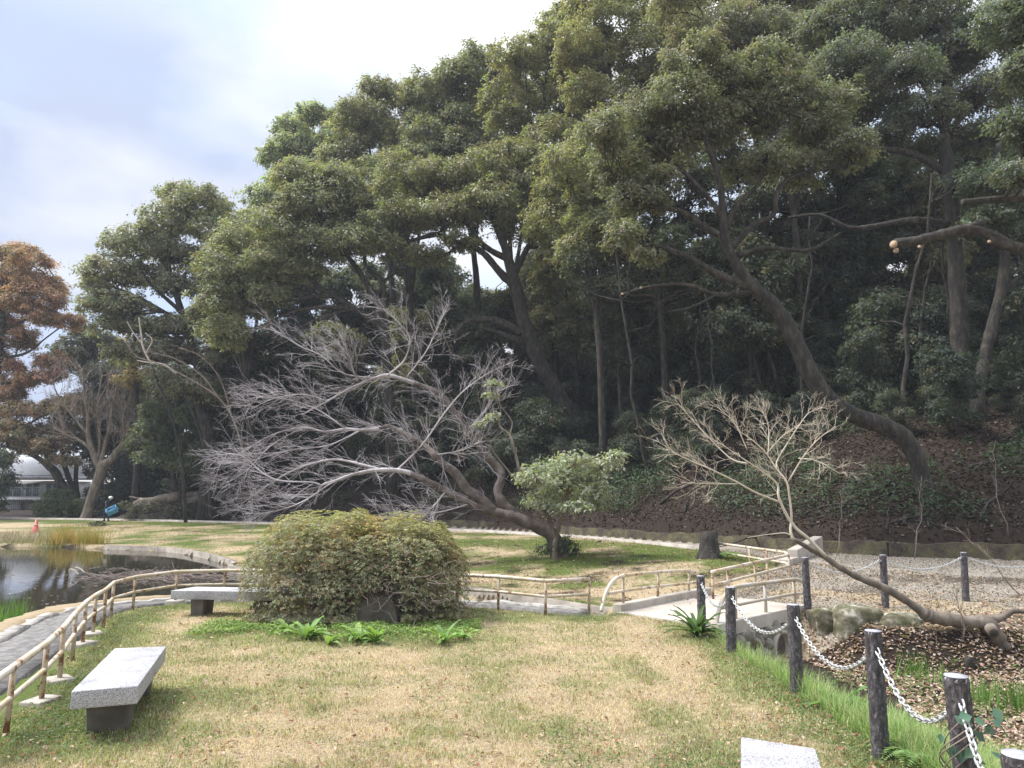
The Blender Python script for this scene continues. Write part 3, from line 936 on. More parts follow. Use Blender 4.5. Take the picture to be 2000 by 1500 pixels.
# curved trunk
big_tree('evergreen_tree', 'evergreen with a thick S-curved trunk leaning left over the gravel path, right of centre', 'tree',
    [[(1812, 985, 22), (1800, 930, 21), (1785, 885, 22), (1760, 850, 22), (1715, 828, 22), (1660, 808, 22), (1615, 775, 22), (1580, 725, 22), (1560, 680, 21), (1535, 630, 20),
      (1505, 590, 19), (1470, 562, 18), (1440, 520, 15), (1418, 475, 13), (1412, 420, 11), (1405, 350, 8), (1380, 280, 6)],
     [(1460, 560, 12), (1400, 535, 10), (1350, 505, 8), (1300, 485, 7), (1270, 478, 5)],
     [(1405, 460, 10), (1370, 440, 9), (1335, 415, 7), (1290, 405, 6), (1265, 400, 4), (1220, 385, 3)],
     [(1412, 430, 9), (1395, 400, 7), (1350, 350, 6), (1300, 300, 4), (1260, 260, 3)],
     [(1425, 490, 9), (1470, 440, 8), (1510, 420, 7), (1520, 370, 6), (1560, 340, 5), (1620, 330, 3)],
     [(1418, 450, 9), (1440, 400, 7), (1480, 360, 6), (1500, 290, 5), (1520, 220, 3)],
     [(1470, 570, 9), (1400, 575, 6), (1340, 556, 5), (1270, 560, 4), (1218, 574, 3)],
     [(1400, 575, 4), (1350, 600, 3), (1310, 608, 2)],
     [(1435, 500, 9), (1500, 485, 6), (1580, 488, 5), (1640, 455, 3)]],
    clumps_px([(1250, 240, 70, 52), (1330, 200, 74, 56), (1410, 170, 70, 52), (1300, 290, 66, 42), (1210, 320, 58, 46), (1240, 390, 54, 40), (1380, 260, 66, 40),
               (1460, 230, 66, 44), (1540, 190, 66, 46), (1500, 130, 66, 50), (1600, 260, 60, 40), (1180, 260, 54, 46), (1560, 330, 54, 28), (1620, 200, 60, 44),
               (1490, 310, 46, 26), (1290, 350, 40, 24), (1220, 460, 40, 28), (1270, 500, 34, 20), (1440, 330, 36, 20), (1360, 120, 66, 50), (1660, 290, 52, 34)], 23, np.random.default_rng(14)),
    23, 14, base=(0.058, 0.066, 0.032), alt=(0.16, 0.13, 0.08), alt_p=0.08, dens=150, ll=0.15, lw=0.07, subs=6, sub_r=0.28, r0=0.07,
    cuts=[(1216, 574, 4, 0), (1252, 562, 4, -.1)])

# buttressed twin trunks at right
big_tree('evergreen_tree', 'evergreen with buttressed straight thick trunk at the far right, roots spreading on bare earth', 'tree',
    [[(1885, 790, 28), (1880, 740, 24), (1876, 680, 22), (1872, 600, 20), (1866, 500, 19), (1860, 420, 19), (1850, 330, 18), (1845, 260, 15), (1850, 160, 12), (1840, 60, 8)],
     [(1860, 440, 12), (1790, 430, 10), (1720, 440, 8), (1660, 445, 6), (1600, 420, 5), (1540, 425, 3)],
     [(1852, 340, 11), (1780, 300, 9), (1700, 290, 7), (1620, 285, 5)],
     [(1848, 270, 9), (1900, 200, 8), (1960, 150, 6), (2020, 120, 5)],
     [(1846, 230, 8), (1790, 150, 7), (1730, 130, 6), (1690, 140, 4)],
     [(1868, 800, 7), (1860, 770, 8), (1870, 720, 7)],
     [(1905, 790, 8), (1896, 750, 9), (1885, 700, 8)]],
    clumps_px([(1720, 60, 76, 56), (1800, 30, 76, 56), (1660, 120, 70, 50), (1760, 140, 72, 46), (1850, 110, 76, 52), (1930, 60, 76, 60), (1700, 200, 66, 40),
               (1800, 220, 68, 38), (1900, 190, 70, 42), (1980, 170, 66, 46), (1740, 270, 60, 30), (1850, 280, 60, 30), (1950, 260, 60, 36), (1640, 60, 70, 56),
               (2010, 40, 70, 60), (1880, -20, 76, 50), (1740, -30, 76, 50), (1980, 330, 50, 34)], 29, np.random.default_rng(15)),
    29, 15, base=(0.046, 0.058, 0.034), alt=(0.12, 0.1, 0.06), alt_p=0.06, dens=130, ll=0.165, lw=0.08, subs=6, sub_r=0.28, r0=0.08)

big_tree('evergreen_tree', 'leaning rough-barked tree beside the buttressed trunk at the far right', 'tree',
    [[(1908, 780, 18), (1915, 740, 15), (1925, 690, 14), (1940, 630, 14), (1955, 570, 13), (1962, 510, 12), (1960, 440, 11), (1945, 360, 9), (1950, 280, 7)],
     [(1955, 570, 7), (1985, 545, 5), (2030, 520, 4)],
     [(1958, 450, 7), (2000, 400, 6), (2060, 350, 4)]],
    clumps_px([(1990, 420, 46, 30), (1920, 430, 44, 26), (1960, 350, 56, 34), (2040, 330, 60, 40), (1900, 350, 48, 28), (2060, 440, 50, 34)], 27.5, np.random.default_rng(16)),
    27.5, 16, base=DARK, alt=(0.09, 0.08, 0.04), dens=120, ll=0.16, lw=0.08)

# tree standing outside the picture on the right, its limbs reach in
big_tree('evergreen_tree', 'overhanging tree at the right edge whose pruned limb shows a pale cut end', 'tree',
    [[(2330, 1120, 26, 0), (2310, 960, 24, 0), (2260, 780, 22, 0), (2170, 620, 20, 0), (2080, 520, 18, 0), (2000, 488, 15, 0), (1960, 478, 13, 0), (1930, 466, 12, 0)],
     [(1990, 486, 12), (1940, 462, 13), (1890, 448, 14), (1840, 458, 13), (1790, 470, 13), (1748, 476, 13)],
     [(1925, 462, 7), (1918, 440, 9), (1905, 440, 10), (1885, 449, 10)],
     [(2190, 650, 14), (2120, 430, 12), (2040, 390, 11), (1960, 388, 9), (1880, 395, 8)],
     [(2210, 690, 13), (2150, 300, 11), (2080, 120, 9), (2020, 20, 7), (1970, -20, 6)]],
    clumps_px([(1960, 50, 60, 50), (2030, 130, 60, 50), (2000, 240, 56, 36), (2080, 260, 60, 46), (1990, 340, 46, 24), (2060, 20, 70, 60), (2120, 380, 60, 40)], 18, np.random.default_rng(17)),
    18, 17, base=(0.036, 0.05, 0.03), alt=(0.1, 0.09, 0.05), dens=210, ll=0.13, lw=0.065, cuts=[(1745, 477, 12, -.12), (1750, 489, 8, -.1), (1796, 482, 5, -.2), (1932, 472, 5, -.25)])

# trees whose crowns make the skyline
SKY = [
    ('pale green loose-leaved tree rising behind the crowns at the left of the skyline', [(520, 330), (545, 265), (600, 215), (650, 215), (680, 260), (660, 330), (590, 370), (530, 420), (490, 440), (500, 390)], 40, 62, (0.095, 0.118, 0.052), (0.12, 0.14, 0.06), 44),
    ('olive domed evergreen with a small pointed top on the skyline left of centre', [(655, 280), (690, 200), (740, 160), (760, 160), (830, 180), (850, 230), (830, 320), (740, 340), (660, 330)], 50, 55, (0.070, 0.076, 0.028), (0.15, 0.12, 0.04), 50),
    ('olive evergreen crown on the skyline at the centre, behind the layered crown', [(840, 190), (890, 120), (950, 105), (1000, 140), (1000, 230), (950, 310), (860, 330), (820, 260)], 52, 52, (0.066, 0.076, 0.030), (0.13, 0.11, 0.04), 50),
    ('yellow-olive evergreen crown climbing the skyline right of centre', [(980, 170), (1010, 80), (1090, 30), (1150, 60), (1160, 180), (1120, 280), (1020, 300), (970, 250)], 55, 47, (0.078, 0.084, 0.026), (0.17, 0.14, 0.03), 52),
    ('yellow-green evergreen crown at the top of the photo, high above the S-curved trunk', [(1110, 60), (1150, -20), (1240, -80), (1330, -60), (1340, 60), (1280, 160), (1180, 220), (1110, 180)], 58, 41, (0.086, 0.090, 0.026), (0.19, 0.155, 0.03), 60),
    ('brown-tinged evergreen crown running off the top edge of the photo', [(1310, 40), (1350, -80), (1480, -120), (1600, -100), (1640, 20), (1540, 100), (1400, 110)], 60, 36, (0.070, 0.072, 0.034), (0.17, 0.13, 0.075), 72),
    ('evergreen crown filling the gap under the skyline, between the fan-branched and the central tree', [(640, 350), (700, 320), (800, 300), (900, 290), (960, 310), (900, 360), (760, 380), (660, 400)], 50, 49, (0.062, 0.072, 0.028), (0.13, 0.1, 0.04), 54),
    ('dark yellowish evergreen crown hanging between the central and the S-curved tree', [(1100, 300), (1180, 240), (1240, 330), (1230, 450), (1180, 500), (1090, 480), (1060, 400)], 48, 36, (0.072, 0.080, 0.024), (0.2, 0.15, 0.03), 80),
]
SKY += [
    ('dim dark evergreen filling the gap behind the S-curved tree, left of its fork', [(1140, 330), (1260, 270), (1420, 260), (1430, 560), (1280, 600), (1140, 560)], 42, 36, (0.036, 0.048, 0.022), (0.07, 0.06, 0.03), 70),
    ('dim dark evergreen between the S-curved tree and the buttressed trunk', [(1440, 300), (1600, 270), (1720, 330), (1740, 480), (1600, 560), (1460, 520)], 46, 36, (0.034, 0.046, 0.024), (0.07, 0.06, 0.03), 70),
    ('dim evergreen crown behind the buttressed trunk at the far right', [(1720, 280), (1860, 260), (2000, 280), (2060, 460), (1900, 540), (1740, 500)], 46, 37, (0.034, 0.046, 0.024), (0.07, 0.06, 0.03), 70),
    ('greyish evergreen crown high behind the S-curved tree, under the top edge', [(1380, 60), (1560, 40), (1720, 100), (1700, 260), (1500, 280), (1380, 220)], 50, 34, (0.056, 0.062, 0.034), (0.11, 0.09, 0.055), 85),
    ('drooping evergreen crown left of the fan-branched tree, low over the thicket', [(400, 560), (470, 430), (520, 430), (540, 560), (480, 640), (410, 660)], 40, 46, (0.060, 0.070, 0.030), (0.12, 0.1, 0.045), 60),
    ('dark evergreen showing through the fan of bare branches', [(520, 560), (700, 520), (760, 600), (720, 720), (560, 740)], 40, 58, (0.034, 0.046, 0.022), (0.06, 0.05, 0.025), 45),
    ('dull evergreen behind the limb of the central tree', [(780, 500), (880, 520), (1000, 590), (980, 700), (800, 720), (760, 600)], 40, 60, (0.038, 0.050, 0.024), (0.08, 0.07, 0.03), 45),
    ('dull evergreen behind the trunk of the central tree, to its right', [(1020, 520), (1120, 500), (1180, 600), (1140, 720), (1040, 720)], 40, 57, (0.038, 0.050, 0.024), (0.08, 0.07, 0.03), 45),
    ('olive evergreen crown behind the layered crown of the central tree', [(880, 300), (1000, 260), (1120, 300), (1100, 430), (960, 440), (880, 400)], 50, 50, (0.066, 0.074, 0.028), (0.14, 0.11, 0.04), 56),
]
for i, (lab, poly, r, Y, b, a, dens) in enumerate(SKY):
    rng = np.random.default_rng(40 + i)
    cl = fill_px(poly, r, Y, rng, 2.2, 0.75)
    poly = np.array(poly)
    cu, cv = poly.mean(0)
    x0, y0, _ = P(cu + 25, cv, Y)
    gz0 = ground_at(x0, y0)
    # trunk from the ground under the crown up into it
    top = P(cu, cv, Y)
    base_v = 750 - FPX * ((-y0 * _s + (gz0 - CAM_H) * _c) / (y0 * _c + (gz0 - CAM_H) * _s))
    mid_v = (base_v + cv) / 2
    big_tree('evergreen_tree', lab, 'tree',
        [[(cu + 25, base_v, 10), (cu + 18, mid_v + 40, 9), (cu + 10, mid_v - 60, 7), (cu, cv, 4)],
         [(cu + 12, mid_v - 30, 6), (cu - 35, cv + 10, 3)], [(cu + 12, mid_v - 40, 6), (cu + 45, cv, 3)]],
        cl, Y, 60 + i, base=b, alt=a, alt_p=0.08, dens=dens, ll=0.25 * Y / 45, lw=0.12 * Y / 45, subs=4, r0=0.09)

TONE = 1.55
# ------------------------------------------------------------------ lesser trees of the wood (one of each kind, then copies)
def proto_tree(name, label, cat, group, seed, h, cr, trunk_r, base, dens, ll, crown_from=0.45, lean=0.08, nclump=9, alt=YELLOW, alt_p=0.04, floor=-0.5, squash=0.6):
    rng = np.random.default_rng(seed)
    t = thing(name, (0, 0, 0), label, cat, group)
    mb = MB()
    top = np.array([rng.normal() * lean * h, rng.normal() * lean * h, h * 0.93])
    tr = wobble((0, 0, -0.5), top, 12, 0.10, rng)
    rr = np.linspace(trunk_r, trunk_r * 0.25, 12)
    rr[0] *= 1.4
    mb.tube(tr, rr, 8)
    cl = []
    for k in range(nclump):
        f = crown_from + (1 - crown_from) * (k + 0.5) / nclump
        a = rng.random() * 6.28
        w = cr * (0.75 if f > 0.85 else 1.0)
        d = w * rng.uniform(0.2, 0.75)
        p = tr[min(11, int(f * 12))] + np.array([math.cos(a) * d, math.sin(a) * d, 0])
        r = cr * rng.uniform(0.42, 0.62)
        cl.append((p[0], p[1], h * f, r, r, r * squash))
    V, T, C, sp = crown_mesh(cl, dens, ll, ll * 0.48, base, rng, alt, alt_p, floor=floor)
    feed_clumps(mb, [(tr, rr)], cl, sp, rng, r0=0.03, subs=3)
    mb.build('trunk', M['bark'], t, True)
    link('crown', mesh_np('crown', V, T, C), M['leaf'], t)
    return t

def put(proto, used, x, y, s, rz, label=None, dz=0.0):
    o = proto if proto not in used else copy_tree(proto)
    used.add(proto)
    o.location = (x, y, ground_at(x, y) - 0.05 + dz)
    o.rotation_euler = (0, 0, rz)
    o.scale = (s, s, s)
    if label: o['label'] = label
    return o

TALL = [proto_tree('woodland_tree', 'slender dark evergreen standing among the trunks deep in the wood', 'tree', 'slender evergreens deep in the wood', 100 + k,
                   10 + k, 2.6, 0.17, b, 60, 0.26, 0.42, 0.06, 10) for k, b in enumerate([DEEP, OLIVE, DEEP, OLIVE])]
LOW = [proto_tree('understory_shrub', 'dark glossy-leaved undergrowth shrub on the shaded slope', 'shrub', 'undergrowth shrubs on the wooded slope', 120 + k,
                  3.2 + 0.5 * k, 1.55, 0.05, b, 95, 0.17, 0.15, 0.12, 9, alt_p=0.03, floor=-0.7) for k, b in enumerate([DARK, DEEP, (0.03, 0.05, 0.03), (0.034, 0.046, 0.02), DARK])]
used = set()
rng = np.random.default_rng(77)
# deep wood: tall slender trees up the hill
spots = []
for _ in range(3000):
    u = rng.uniform(250, 2050); Y = rng.uniform(34, 78)
    x = (u - 1000) / FPX * Y
    d = float(hill_d(np.array([x]), np.array([Y]))[0])
    if d < 5 or d > 44: continue
    if any(math.hypot(x - a, Y - b) < 4.2 for a, b in spots): continue
    spots.append((x, Y))
    if len(spots) >= 74: break
for i, (x, y) in enumerate(spots):
    s = rng.uniform(0.75, 1.05)
    put(TALL[i % 4], used, x, y, s, rng.uniform(0, 6.28))
# undergrowth
sp2 = []
for _ in range(6000):
    u = rng.uniform(230, 2080); Y = rng.uniform(23, 62)
    x = (u - 1000) / FPX * Y
    d = float(hill_d(np.array([x]), np.array([Y]))[0])
    if d < (1.2 if u < 1150 else 3.0) + 2.2 * vnoise(x, Y, 4.0) or d > 26: continue
    if u > 1480 and d < 5.5: continue
    if any(math.hypot(x - a, Y - b) < 1.75 for a, b in sp2): continue
    sp2.append((x, Y))
    if len(sp2) >= 280: break
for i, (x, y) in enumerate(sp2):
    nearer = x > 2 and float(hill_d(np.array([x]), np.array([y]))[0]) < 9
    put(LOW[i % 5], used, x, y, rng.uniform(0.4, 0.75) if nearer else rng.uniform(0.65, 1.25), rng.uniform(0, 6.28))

# thin poles and stems seen in the gaps of the wood
POLE = []
for k in range(3):
    r_ = np.random.default_rng(140 + k)
    t = thing('sapling_pole', (0, 0, 0), 'thin leafless pole-like stem standing in the dim wood', 'sapling', 'thin bare stems in the wood')
    mb = MB(); p = wobble((0, 0, -0.3), (r_.normal() * 1.2, r_.normal() * 0.5, 9 + k), 10, 0.12, r_)
    mb.tube(p, np.linspace(0.09, 0.03, 10), 6)
    for j in range(7):
        a = p[r_.integers(4, 10)]
        mb.tube(wobble(a, a + r_.normal(size=3) * np.array([1.3, 1.3, 0.6]) + np.array([0, 0, 1.0]), 5, 0.3, r_), np.linspace(0.03, 0.01, 5), 4)
    mb.build('stem', M['bark'], t, True)
    POLE.append(t)
for i in range(26):
    for _ in range(60):
        u = rng.uniform(450, 1990); Y = rng.uniform(27, 58); x = (u - 1000) / FPX * Y
        d = float(hill_d(np.array([x]), np.array([Y]))[0])
        if 3 < d < 22: break
    put(POLE[i % 3], used, x, Y, rng.uniform(0.6, 1.2), rng.uniform(0, 6.28))

# ------------------------------------------------------------------ bare trees
def twigs(mb, path, rad, rng, n, length, bias, depth=2, sides=3, spread=0.9, start=0.15, rmin=0.006, r0=None, zig=0.25, fork=5):
    """recursive bare twigs along a branch"""
    m = len(path)
    seg = np.linalg.norm(np.diff(path, axis=0), axis=1)
    for i in range(n):
        f = start + (1 - start) * (i + rng.random()) / n
        k = min(m - 2, int(f * (m - 1)))
        a = path[k] + (path[k + 1] - path[k]) * rng.random()
        tg = path[k + 1] - path[k]; tg = tg / (np.linalg.norm(tg) + 1e-9)
        d = tg * 0.9 + rng.normal(size=3) * spread + np.asarray(bias)
        d /= np.linalg.norm(d)
        ln = length * rng.uniform(0.5, 1.25) * (1.1 - 0.45 * f)
        p = wobble(a, a + d * ln, 6, zig, rng, 0.04)
        r = min(rad[k] * 0.7, r0 if r0 else 0.02)
        rr = np.linspace(max(r, rmin), rmin * .55, 6)
        mb.tube(p, rr, sides, cap=False)
        if depth > 1:
            twigs(mb, p, rr, rng, max(2, fork - (rng.random() < .5)), length * rng.uniform(.36, .6), bias, depth - 1, sides, spread * .85, 0.2, rmin, max(rmin, r * 0.6), zig, fork)

rng = np.random.default_rng(21)
CH = 23.9
cherry_limbs = [
    [(1092, 1088, 30), (1078, 1045, 25), (1050, 1030, 21), (1017, 1015, 20), (985, 1005, 19), (959, 998, 18), (920, 983, 16), (871, 959, 14), (822, 934, 13, -.3), (790, 921, 11, -.4),
     (741, 918, 9, -.6), (692, 926, 7, -.8), (650, 941, 6, -.9), (627, 950, 5, -1), (614, 985, 4, -1)],
    [(965, 998, 12), (940, 975, 12), (915, 958, 13), (897, 935, 13), (885, 920, 12), (868, 908, 11), (848, 889, 10), (832, 872, 9, .3), (796, 850, 8, .4), (761, 833, 7, .5), (741, 837, 6, .5),
     (705, 840, 5, .6), (676, 838, 5, .7), (634, 843, 4, .8), (590, 835, 3, 1), (530, 850, 2, 1), (470, 885, 1.5, 1)],
    [(1012, 1012, 13, .2), (985, 986, 13, .2), (972, 962, 12, .3), (979, 935, 11, .3), (975, 915, 11, .4), (952, 892, 11, .4), (936, 870, 10, .5), (913, 840, 10, .6), (887, 804, 9, .7), (868, 778, 8, .8),
     (839, 759, 8, .9), (790, 742, 7, 1), (757, 733, 6, 1.1), (731, 739, 5, 1.1), (699, 752, 4, 1.2), (676, 762, 3.5, 1.2), (640, 783, 3, 1.2), (590, 810, 2, 1.2)]]
cherry_branches = [
    [(741, 916, 5, -.6), (709, 908, 5, -.6), (676, 900, 4.5, -.4), (644, 898, 4, -.3), (601, 908, 3.5, -.2), (562, 924, 3, 0), (520, 950, 2, 0), (470, 985, 1.5, .2)],
    [(627, 948, 4, -1), (608, 942, 3.5, -1), (549, 939, 3, -1.1), (514, 924, 2.5, -1.2), (475, 892, 2, -1.2), (440, 885, 1.2, -1.2)],
    [(761, 931, 3.5, -.5), (822, 872, 3.5, -.2), (868, 807, 3, 0), (907, 762, 2.5, .2), (959, 726, 2, .3), (1012, 703, 1.2, .4)],
    [(699, 745, 3, 1.1), (689, 722, 3, 1), (683, 700, 2, .9), (660, 670, 1.5, .8)],
    [(757, 733, 3.5, 1), (790, 703, 3, .9), (800, 661, 2.5, .7), (777, 629, 2, .6), (748, 604, 1.2, .5)],
    [(731, 739, 3, 1.1), (670, 729, 2.8, 1.2), (627, 694, 2.3, 1.3), (582, 674, 2, 1.4), (528, 638, 1.2, 1.4)],
    [(790, 742, 3, 1), (830, 690, 2.2, 1.2), (850, 650, 1.5, 1.4), (868, 612, 1.2, 1.5)],
    [(676, 838, 3, .7), (620, 800, 2.4, .4), (560, 780, 2, .2), (500, 775, 1.2, 0)],
    [(705, 840, 3, .6), (640, 870, 2.4, .3), (560, 880, 2, .1), (490, 900, 1.5, 0), (425, 905, 1, -.2)],
    [(650, 941, 2.5, -.9), (590, 980, 2.2, -1.4), (530, 1000, 1.6, -1.6), (480, 1003, 1.2, -1.8)],
    [(871, 959, 3, 0), (850, 985, 2.2, -.8), (830, 1005, 1.6, -1), (815, 1030, 1.2, -1.2)],
    [(920, 983, 3, 0), (860, 1000, 2, -.6), (800, 1005, 1.5, -.8), (740, 1010, 1, -.8)],
    [(913, 840, 3, .6), (950, 800, 2.2, .8), (975, 760, 1.6, 1)],
    [(848, 889, 3, 0), (900, 880, 2, -.4), (940, 862, 1.5, -.5)],
    [(640, 783, 2.5, 1.2), (590, 770, 2, 1.1), (530, 780, 1.5, 1.2), (490, 800, 1, 1.3)],
    [(590, 835, 2.5, 1), (530, 870, 2, .7), (480, 920, 1.5, .5), (430, 950, 1, .4)],
]
root_p = P(1092, 1088, CH); root_p[2] = ground_at(root_p[0], root_p[1])
t = thing('cherry_tree', root_p, 'leafless cherry tree leaning far left on low dark limbs, its pale twigs a wide fan', 'tree')
mb = MB(); mw = MB()
allb = []
for i, rows in enumerate(cherry_limbs):
    p, r = limb_px(rows, CH)
    if i == 0:
        p = np.vstack([[root_p - np.array([0, 0, .4])], p]); r = np.concatenate([[r[0] * 1.3], r])
    r = r * (.64 if i == 0 else .85)
    k = int(len(p) * 0.62)
    rough_limb(mb, p[:k + 1], r[:k + 1] * np.linspace(.92, .7, k + 1), rng, 12, 0.05)
    mw.tube(p[k:], r[k:] * .7, 8)
    allb.append((p, r, 34 if i else 26))
for rows in cherry_branches:
    p, r = limb_px(rows, CH)
    mw.tube(p, np.maximum(r * 0.55, 0.010), 6)
    allb.append((p, r, 15))
for p, r, n in allb:
    twigs(mw, p, r, rng, int(n * 1.35), 1.45, (-0.22, -0.05, 0.10), depth=3, spread=0.55, start=0.3 if n > 20 else 0.1, rmin=0.0046, r0=0.010, fork=4, zig=.10)
mb.build('trunk', M['bark_cherry'], t, True)
mw.build('branches', M['twig_cherry'], t, True)

# leaning maple over the leafy hollow
rng = np.random.default_rng(22)
MA = 12.3
root_p = P(1957, 1274, MA); root_p[2] = ground_at(root_p[0], root_p[1])
t = thing('maple_tree', root_p, 'small bare maple leaning left from an elbowed trunk in the leafy hollow, pale twigs', 'tree')
mb = MB(); mw = MB()
p, r = limb_px([(1960, 1285, 24), (1950, 1255, 22), (1936, 1230, 21), (1918, 1214, 19), (1888, 1216, 17), (1853, 1210, 17), (1822, 1206, 16), (1805, 1198, 15), (1787, 1185, 10), (1749, 1160, 9), (1718, 1144, 9),
                (1675, 1127, 9), (1637, 1106, 8), (1610, 1087, 8), (1579, 1070, 6), (1548, 1052, 5)], MA)
rough_limb(mb, p, r * .72, rng, 12, 0.09)
p, r = limb_px([(1915, 1212, 13), (1950, 1208, 11), (1962, 1203, 9), (1978, 1194, 7), (2010, 1194, 6), (2040, 1190, 5)], MA)
rough_limb(mb, p, r * .7, rng, 8, 0.08)
c0 = P(1930, 1222, MA); c1 = P(1941, 1236, MA - 0.28)
mb.tube([c0, c1], [0.105, 0.082], 12)
mb.build('trunk', M['bark_pale'], t, True)
cb = MB(); dv = (c1 - c0) / np.linalg.norm(c1 - c0); cb.tube([c1, c1 + dv * 0.006], [0.066, 0.062], 12)
cb.build('cut_end', M['cut_shade'], t)  # cut face coloured dark brown to stand in for its shade
maple_br = [
    [(1548, 1052, 5), (1544, 1035, 4), (1546, 1009, 3.6), (1542, 971, 3.4), (1536, 940, 3), (1517, 916, 2.5, .1), (1497, 886, 2, .2), (1470, 860, 1.5, .3), (1440, 840, 1, .3)],
    [(1613, 1087, 6), (1579, 1052, 5), (1555, 1032, 5), (1536, 1005, 4.5), (1521, 971, 4), (1517, 944, 3.2), (1482, 916, 2.5, -.2), (1436, 886, 2, -.3), (1400, 862, 1.5, -.4), (1370, 850, 1, -.4)],
    [(1521, 980, 3.5), (1478, 963, 3, -.2), (1436, 940, 2.6, -.3), (1385, 915, 2.2, -.4), (1347, 899, 1.8, -.5), (1312, 880, 1.4, -.5), (1296, 855, 1, -.5)],
    [(1460, 905, 2, -.2), (1424, 893, 2, 0), (1366, 835, 1.6, .2), (1335, 800, 1.2, .2), (1318, 781, .8, .2)],
    [(1517, 916, 2.2), (1521, 893, 2, .1), (1571, 816, 1.4, .3), (1588, 802, .8, .3)],
    [(1540, 940, 2.5), (1571, 889, 2, -.2), (1598, 858, 1.5, -.3), (1631, 833, 1, -.3)],
    [(1560, 895, 1.8), (1598, 901, 1.4, -.3), (1642, 926, .9, -.5)],
    [(1459, 878, 1.6), (1435, 827, 1.3), (1401, 795, .8)],
    [(1500, 890, 1.6), (1501, 835, 1.2, .2), (1488, 801, .8, .3)],
    [(1440, 945, 1.8, -.3), (1390, 945, 1.4, -.6), (1330, 942, .9, -.8)],
    [(1497, 886, 1.5, .2), (1530, 850, 1.2, .5), (1560, 830, .9, .6)],
    [(1546, 1046, 2), (1532, 1041, 1.6), (1500, 1044, 1.2), (1460, 1050, .8)],
]
for i, rows in enumerate(maple_br):
    p, r = limb_px(rows, MA - 0.1)
    r = np.maximum(r * .6, 0.0032)
    mw.tube(p, r, 6)
    if i < 11:
        twigs(mw, p, r, rng, 18 if i < 3 else 13, 0.5, (-0.15, 0, 0.18), depth=3, spread=0.62, start=0.45 if i < 3 else 0.2, rmin=0.0019, r0=0.0042, fork=4, zig=.14)
mw.build('branches', M['twig_maple'], t, True)

# pale bare tree on the far path
rng = np.random.default_rng(23)
ZE = 53
root_p = P(166, 1018, ZE); root_p[2] = ground_at(root_p[0], root_p[1])
t = thing('bare_tree', root_p, 'pale-barked leafless tree forking low beside the far path, next to the person', 'tree')
mb = MB(); mw = MB()
ze = [[(166, 1018, 15), (171, 1000, 11), (181, 965, 10.5), (196, 925, 12), (201, 910, 13), (217, 898, 9), (237, 873, 8), (260, 852, 6), (275, 825, 5), (285, 800, 3), (292, 760, 2)],
      [(199, 922, 9), (190, 905, 8), (180, 880, 7), (172, 850, 5), (172, 815, 4), (165, 770, 3), (160, 720, 2)],
      [(196, 905, 5), (205, 870, 4.5), (215, 830, 4), (220, 790, 3), (235, 740, 2)],
      [(237, 875, 4), (243, 845, 3), (240, 815, 2.4), (255, 770, 1.5)],
      [(180, 880, 4), (155, 860, 3), (130, 850, 2), (105, 835, 1.5)], [(172, 850, 3), (140, 810, 2.4), (115, 775, 1.6), (100, 740, 1)],
      [(260, 852, 3), (290, 858, 2), (320, 870, 1.2)], [(190, 905, 3), (195, 860, 2.4), (190, 800, 2), (200, 730, 1.5)]]
for i, rows in enumerate(ze):
    p, r = limb_px(rows, ZE)
    r = r * .8
    mb.tube(p, r, 10)
    twigs(mw, p, r, rng, 13, 2.9, (0, 0, 0.3), depth=3, spread=0.62, start=0.5 if i < 2 else 0.25, rmin=0.010, r0=0.03, fork=4, zig=.16)
mb.build('trunk', M['bark_pale'], t, True)
mw.build('branches', M['twig_brown'], t, True)

# dead bare stems in front of the left end of the wood
rng = np.random.default_rng(24)
root_p = P(480, 905, 44); root_p[2] = ground_at(root_p[0], root_p[1])
t = thing('bare_sapling', root_p, 'thin grey leafless sapling arching left in front of the wood beside the cherry', 'tree')
mw = MB()
for rows in [[(480, 905, 4), (460, 830, 3.4), (430, 780, 3), (370, 740, 2.6), (310, 710, 2), (265, 695, 1.4), (240, 660, 1)],
             [(430, 780, 2.6), (390, 730, 2), (340, 700, 1.5), (300, 690, 1)], [(455, 820, 2.4), (430, 740, 2), (390, 695, 1.5), (350, 680, 1)]]:
    p, r = limb_px(rows, 44)
    r = r * .55
    mw.tube(p, r, 6); twigs(mw, p, r, rng, 9, 1.3, (-.3, 0, .15), depth=2, spread=.5, rmin=.008, r0=.014, fork=3)
mw.build('branches', M['twig_brown'], t, True)
for k, rows in enumerate([[(296, 712, 3), (280, 680, 3.4), (276, 655, 3), (271, 620, 2)], [(345, 730, 3.5), (320, 712, 3.2), (290, 708, 2.6), (268, 704, 2)]]):
    p, r = limb_px(rows, 46.5)
    r = r * .62
    root_p = P(rows[0][0] + 75, 900, 47.5); root_p[2] = ground_at(root_p[0], root_p[1])
    low = spline([root_p, root_p * .5 + p[0] * .5 + np.array([.6, .2, 0]), p[0]], 5)
    t = thing('dead_snag', root_p, ['bone-white forked dead snag standing in yellow foliage at the left', 'bone-white dead limb bending left below the forked white snag'][k], 'dead tree')
    mb = MB(); mb.tube(low, np.linspace(.12, r[0], len(low)), 7); mb.build('trunk', M['bark'], t, True)
    mb = MB(); mb.tube(p, r, 7)
    if k == 0:
        p2, r2 = limb_px([(279, 672, 1.5), (262, 652, 1.2), (248, 628, .8)], 46.5); mb.tube(p2, r2, 6)
        p2, r2 = limb_px([(285, 690, 1.5), (297, 665, 1.2), (284, 650, .8)], 46.4); mb.tube(p2, r2, 6)
    mb.build('bare_limb', surf('bone_wood', [(0.3, (0.4, 0.33, 0.27)), (0.7, (0.6, 0.53, 0.47))], 3, 0.8, 0.2), t, True)

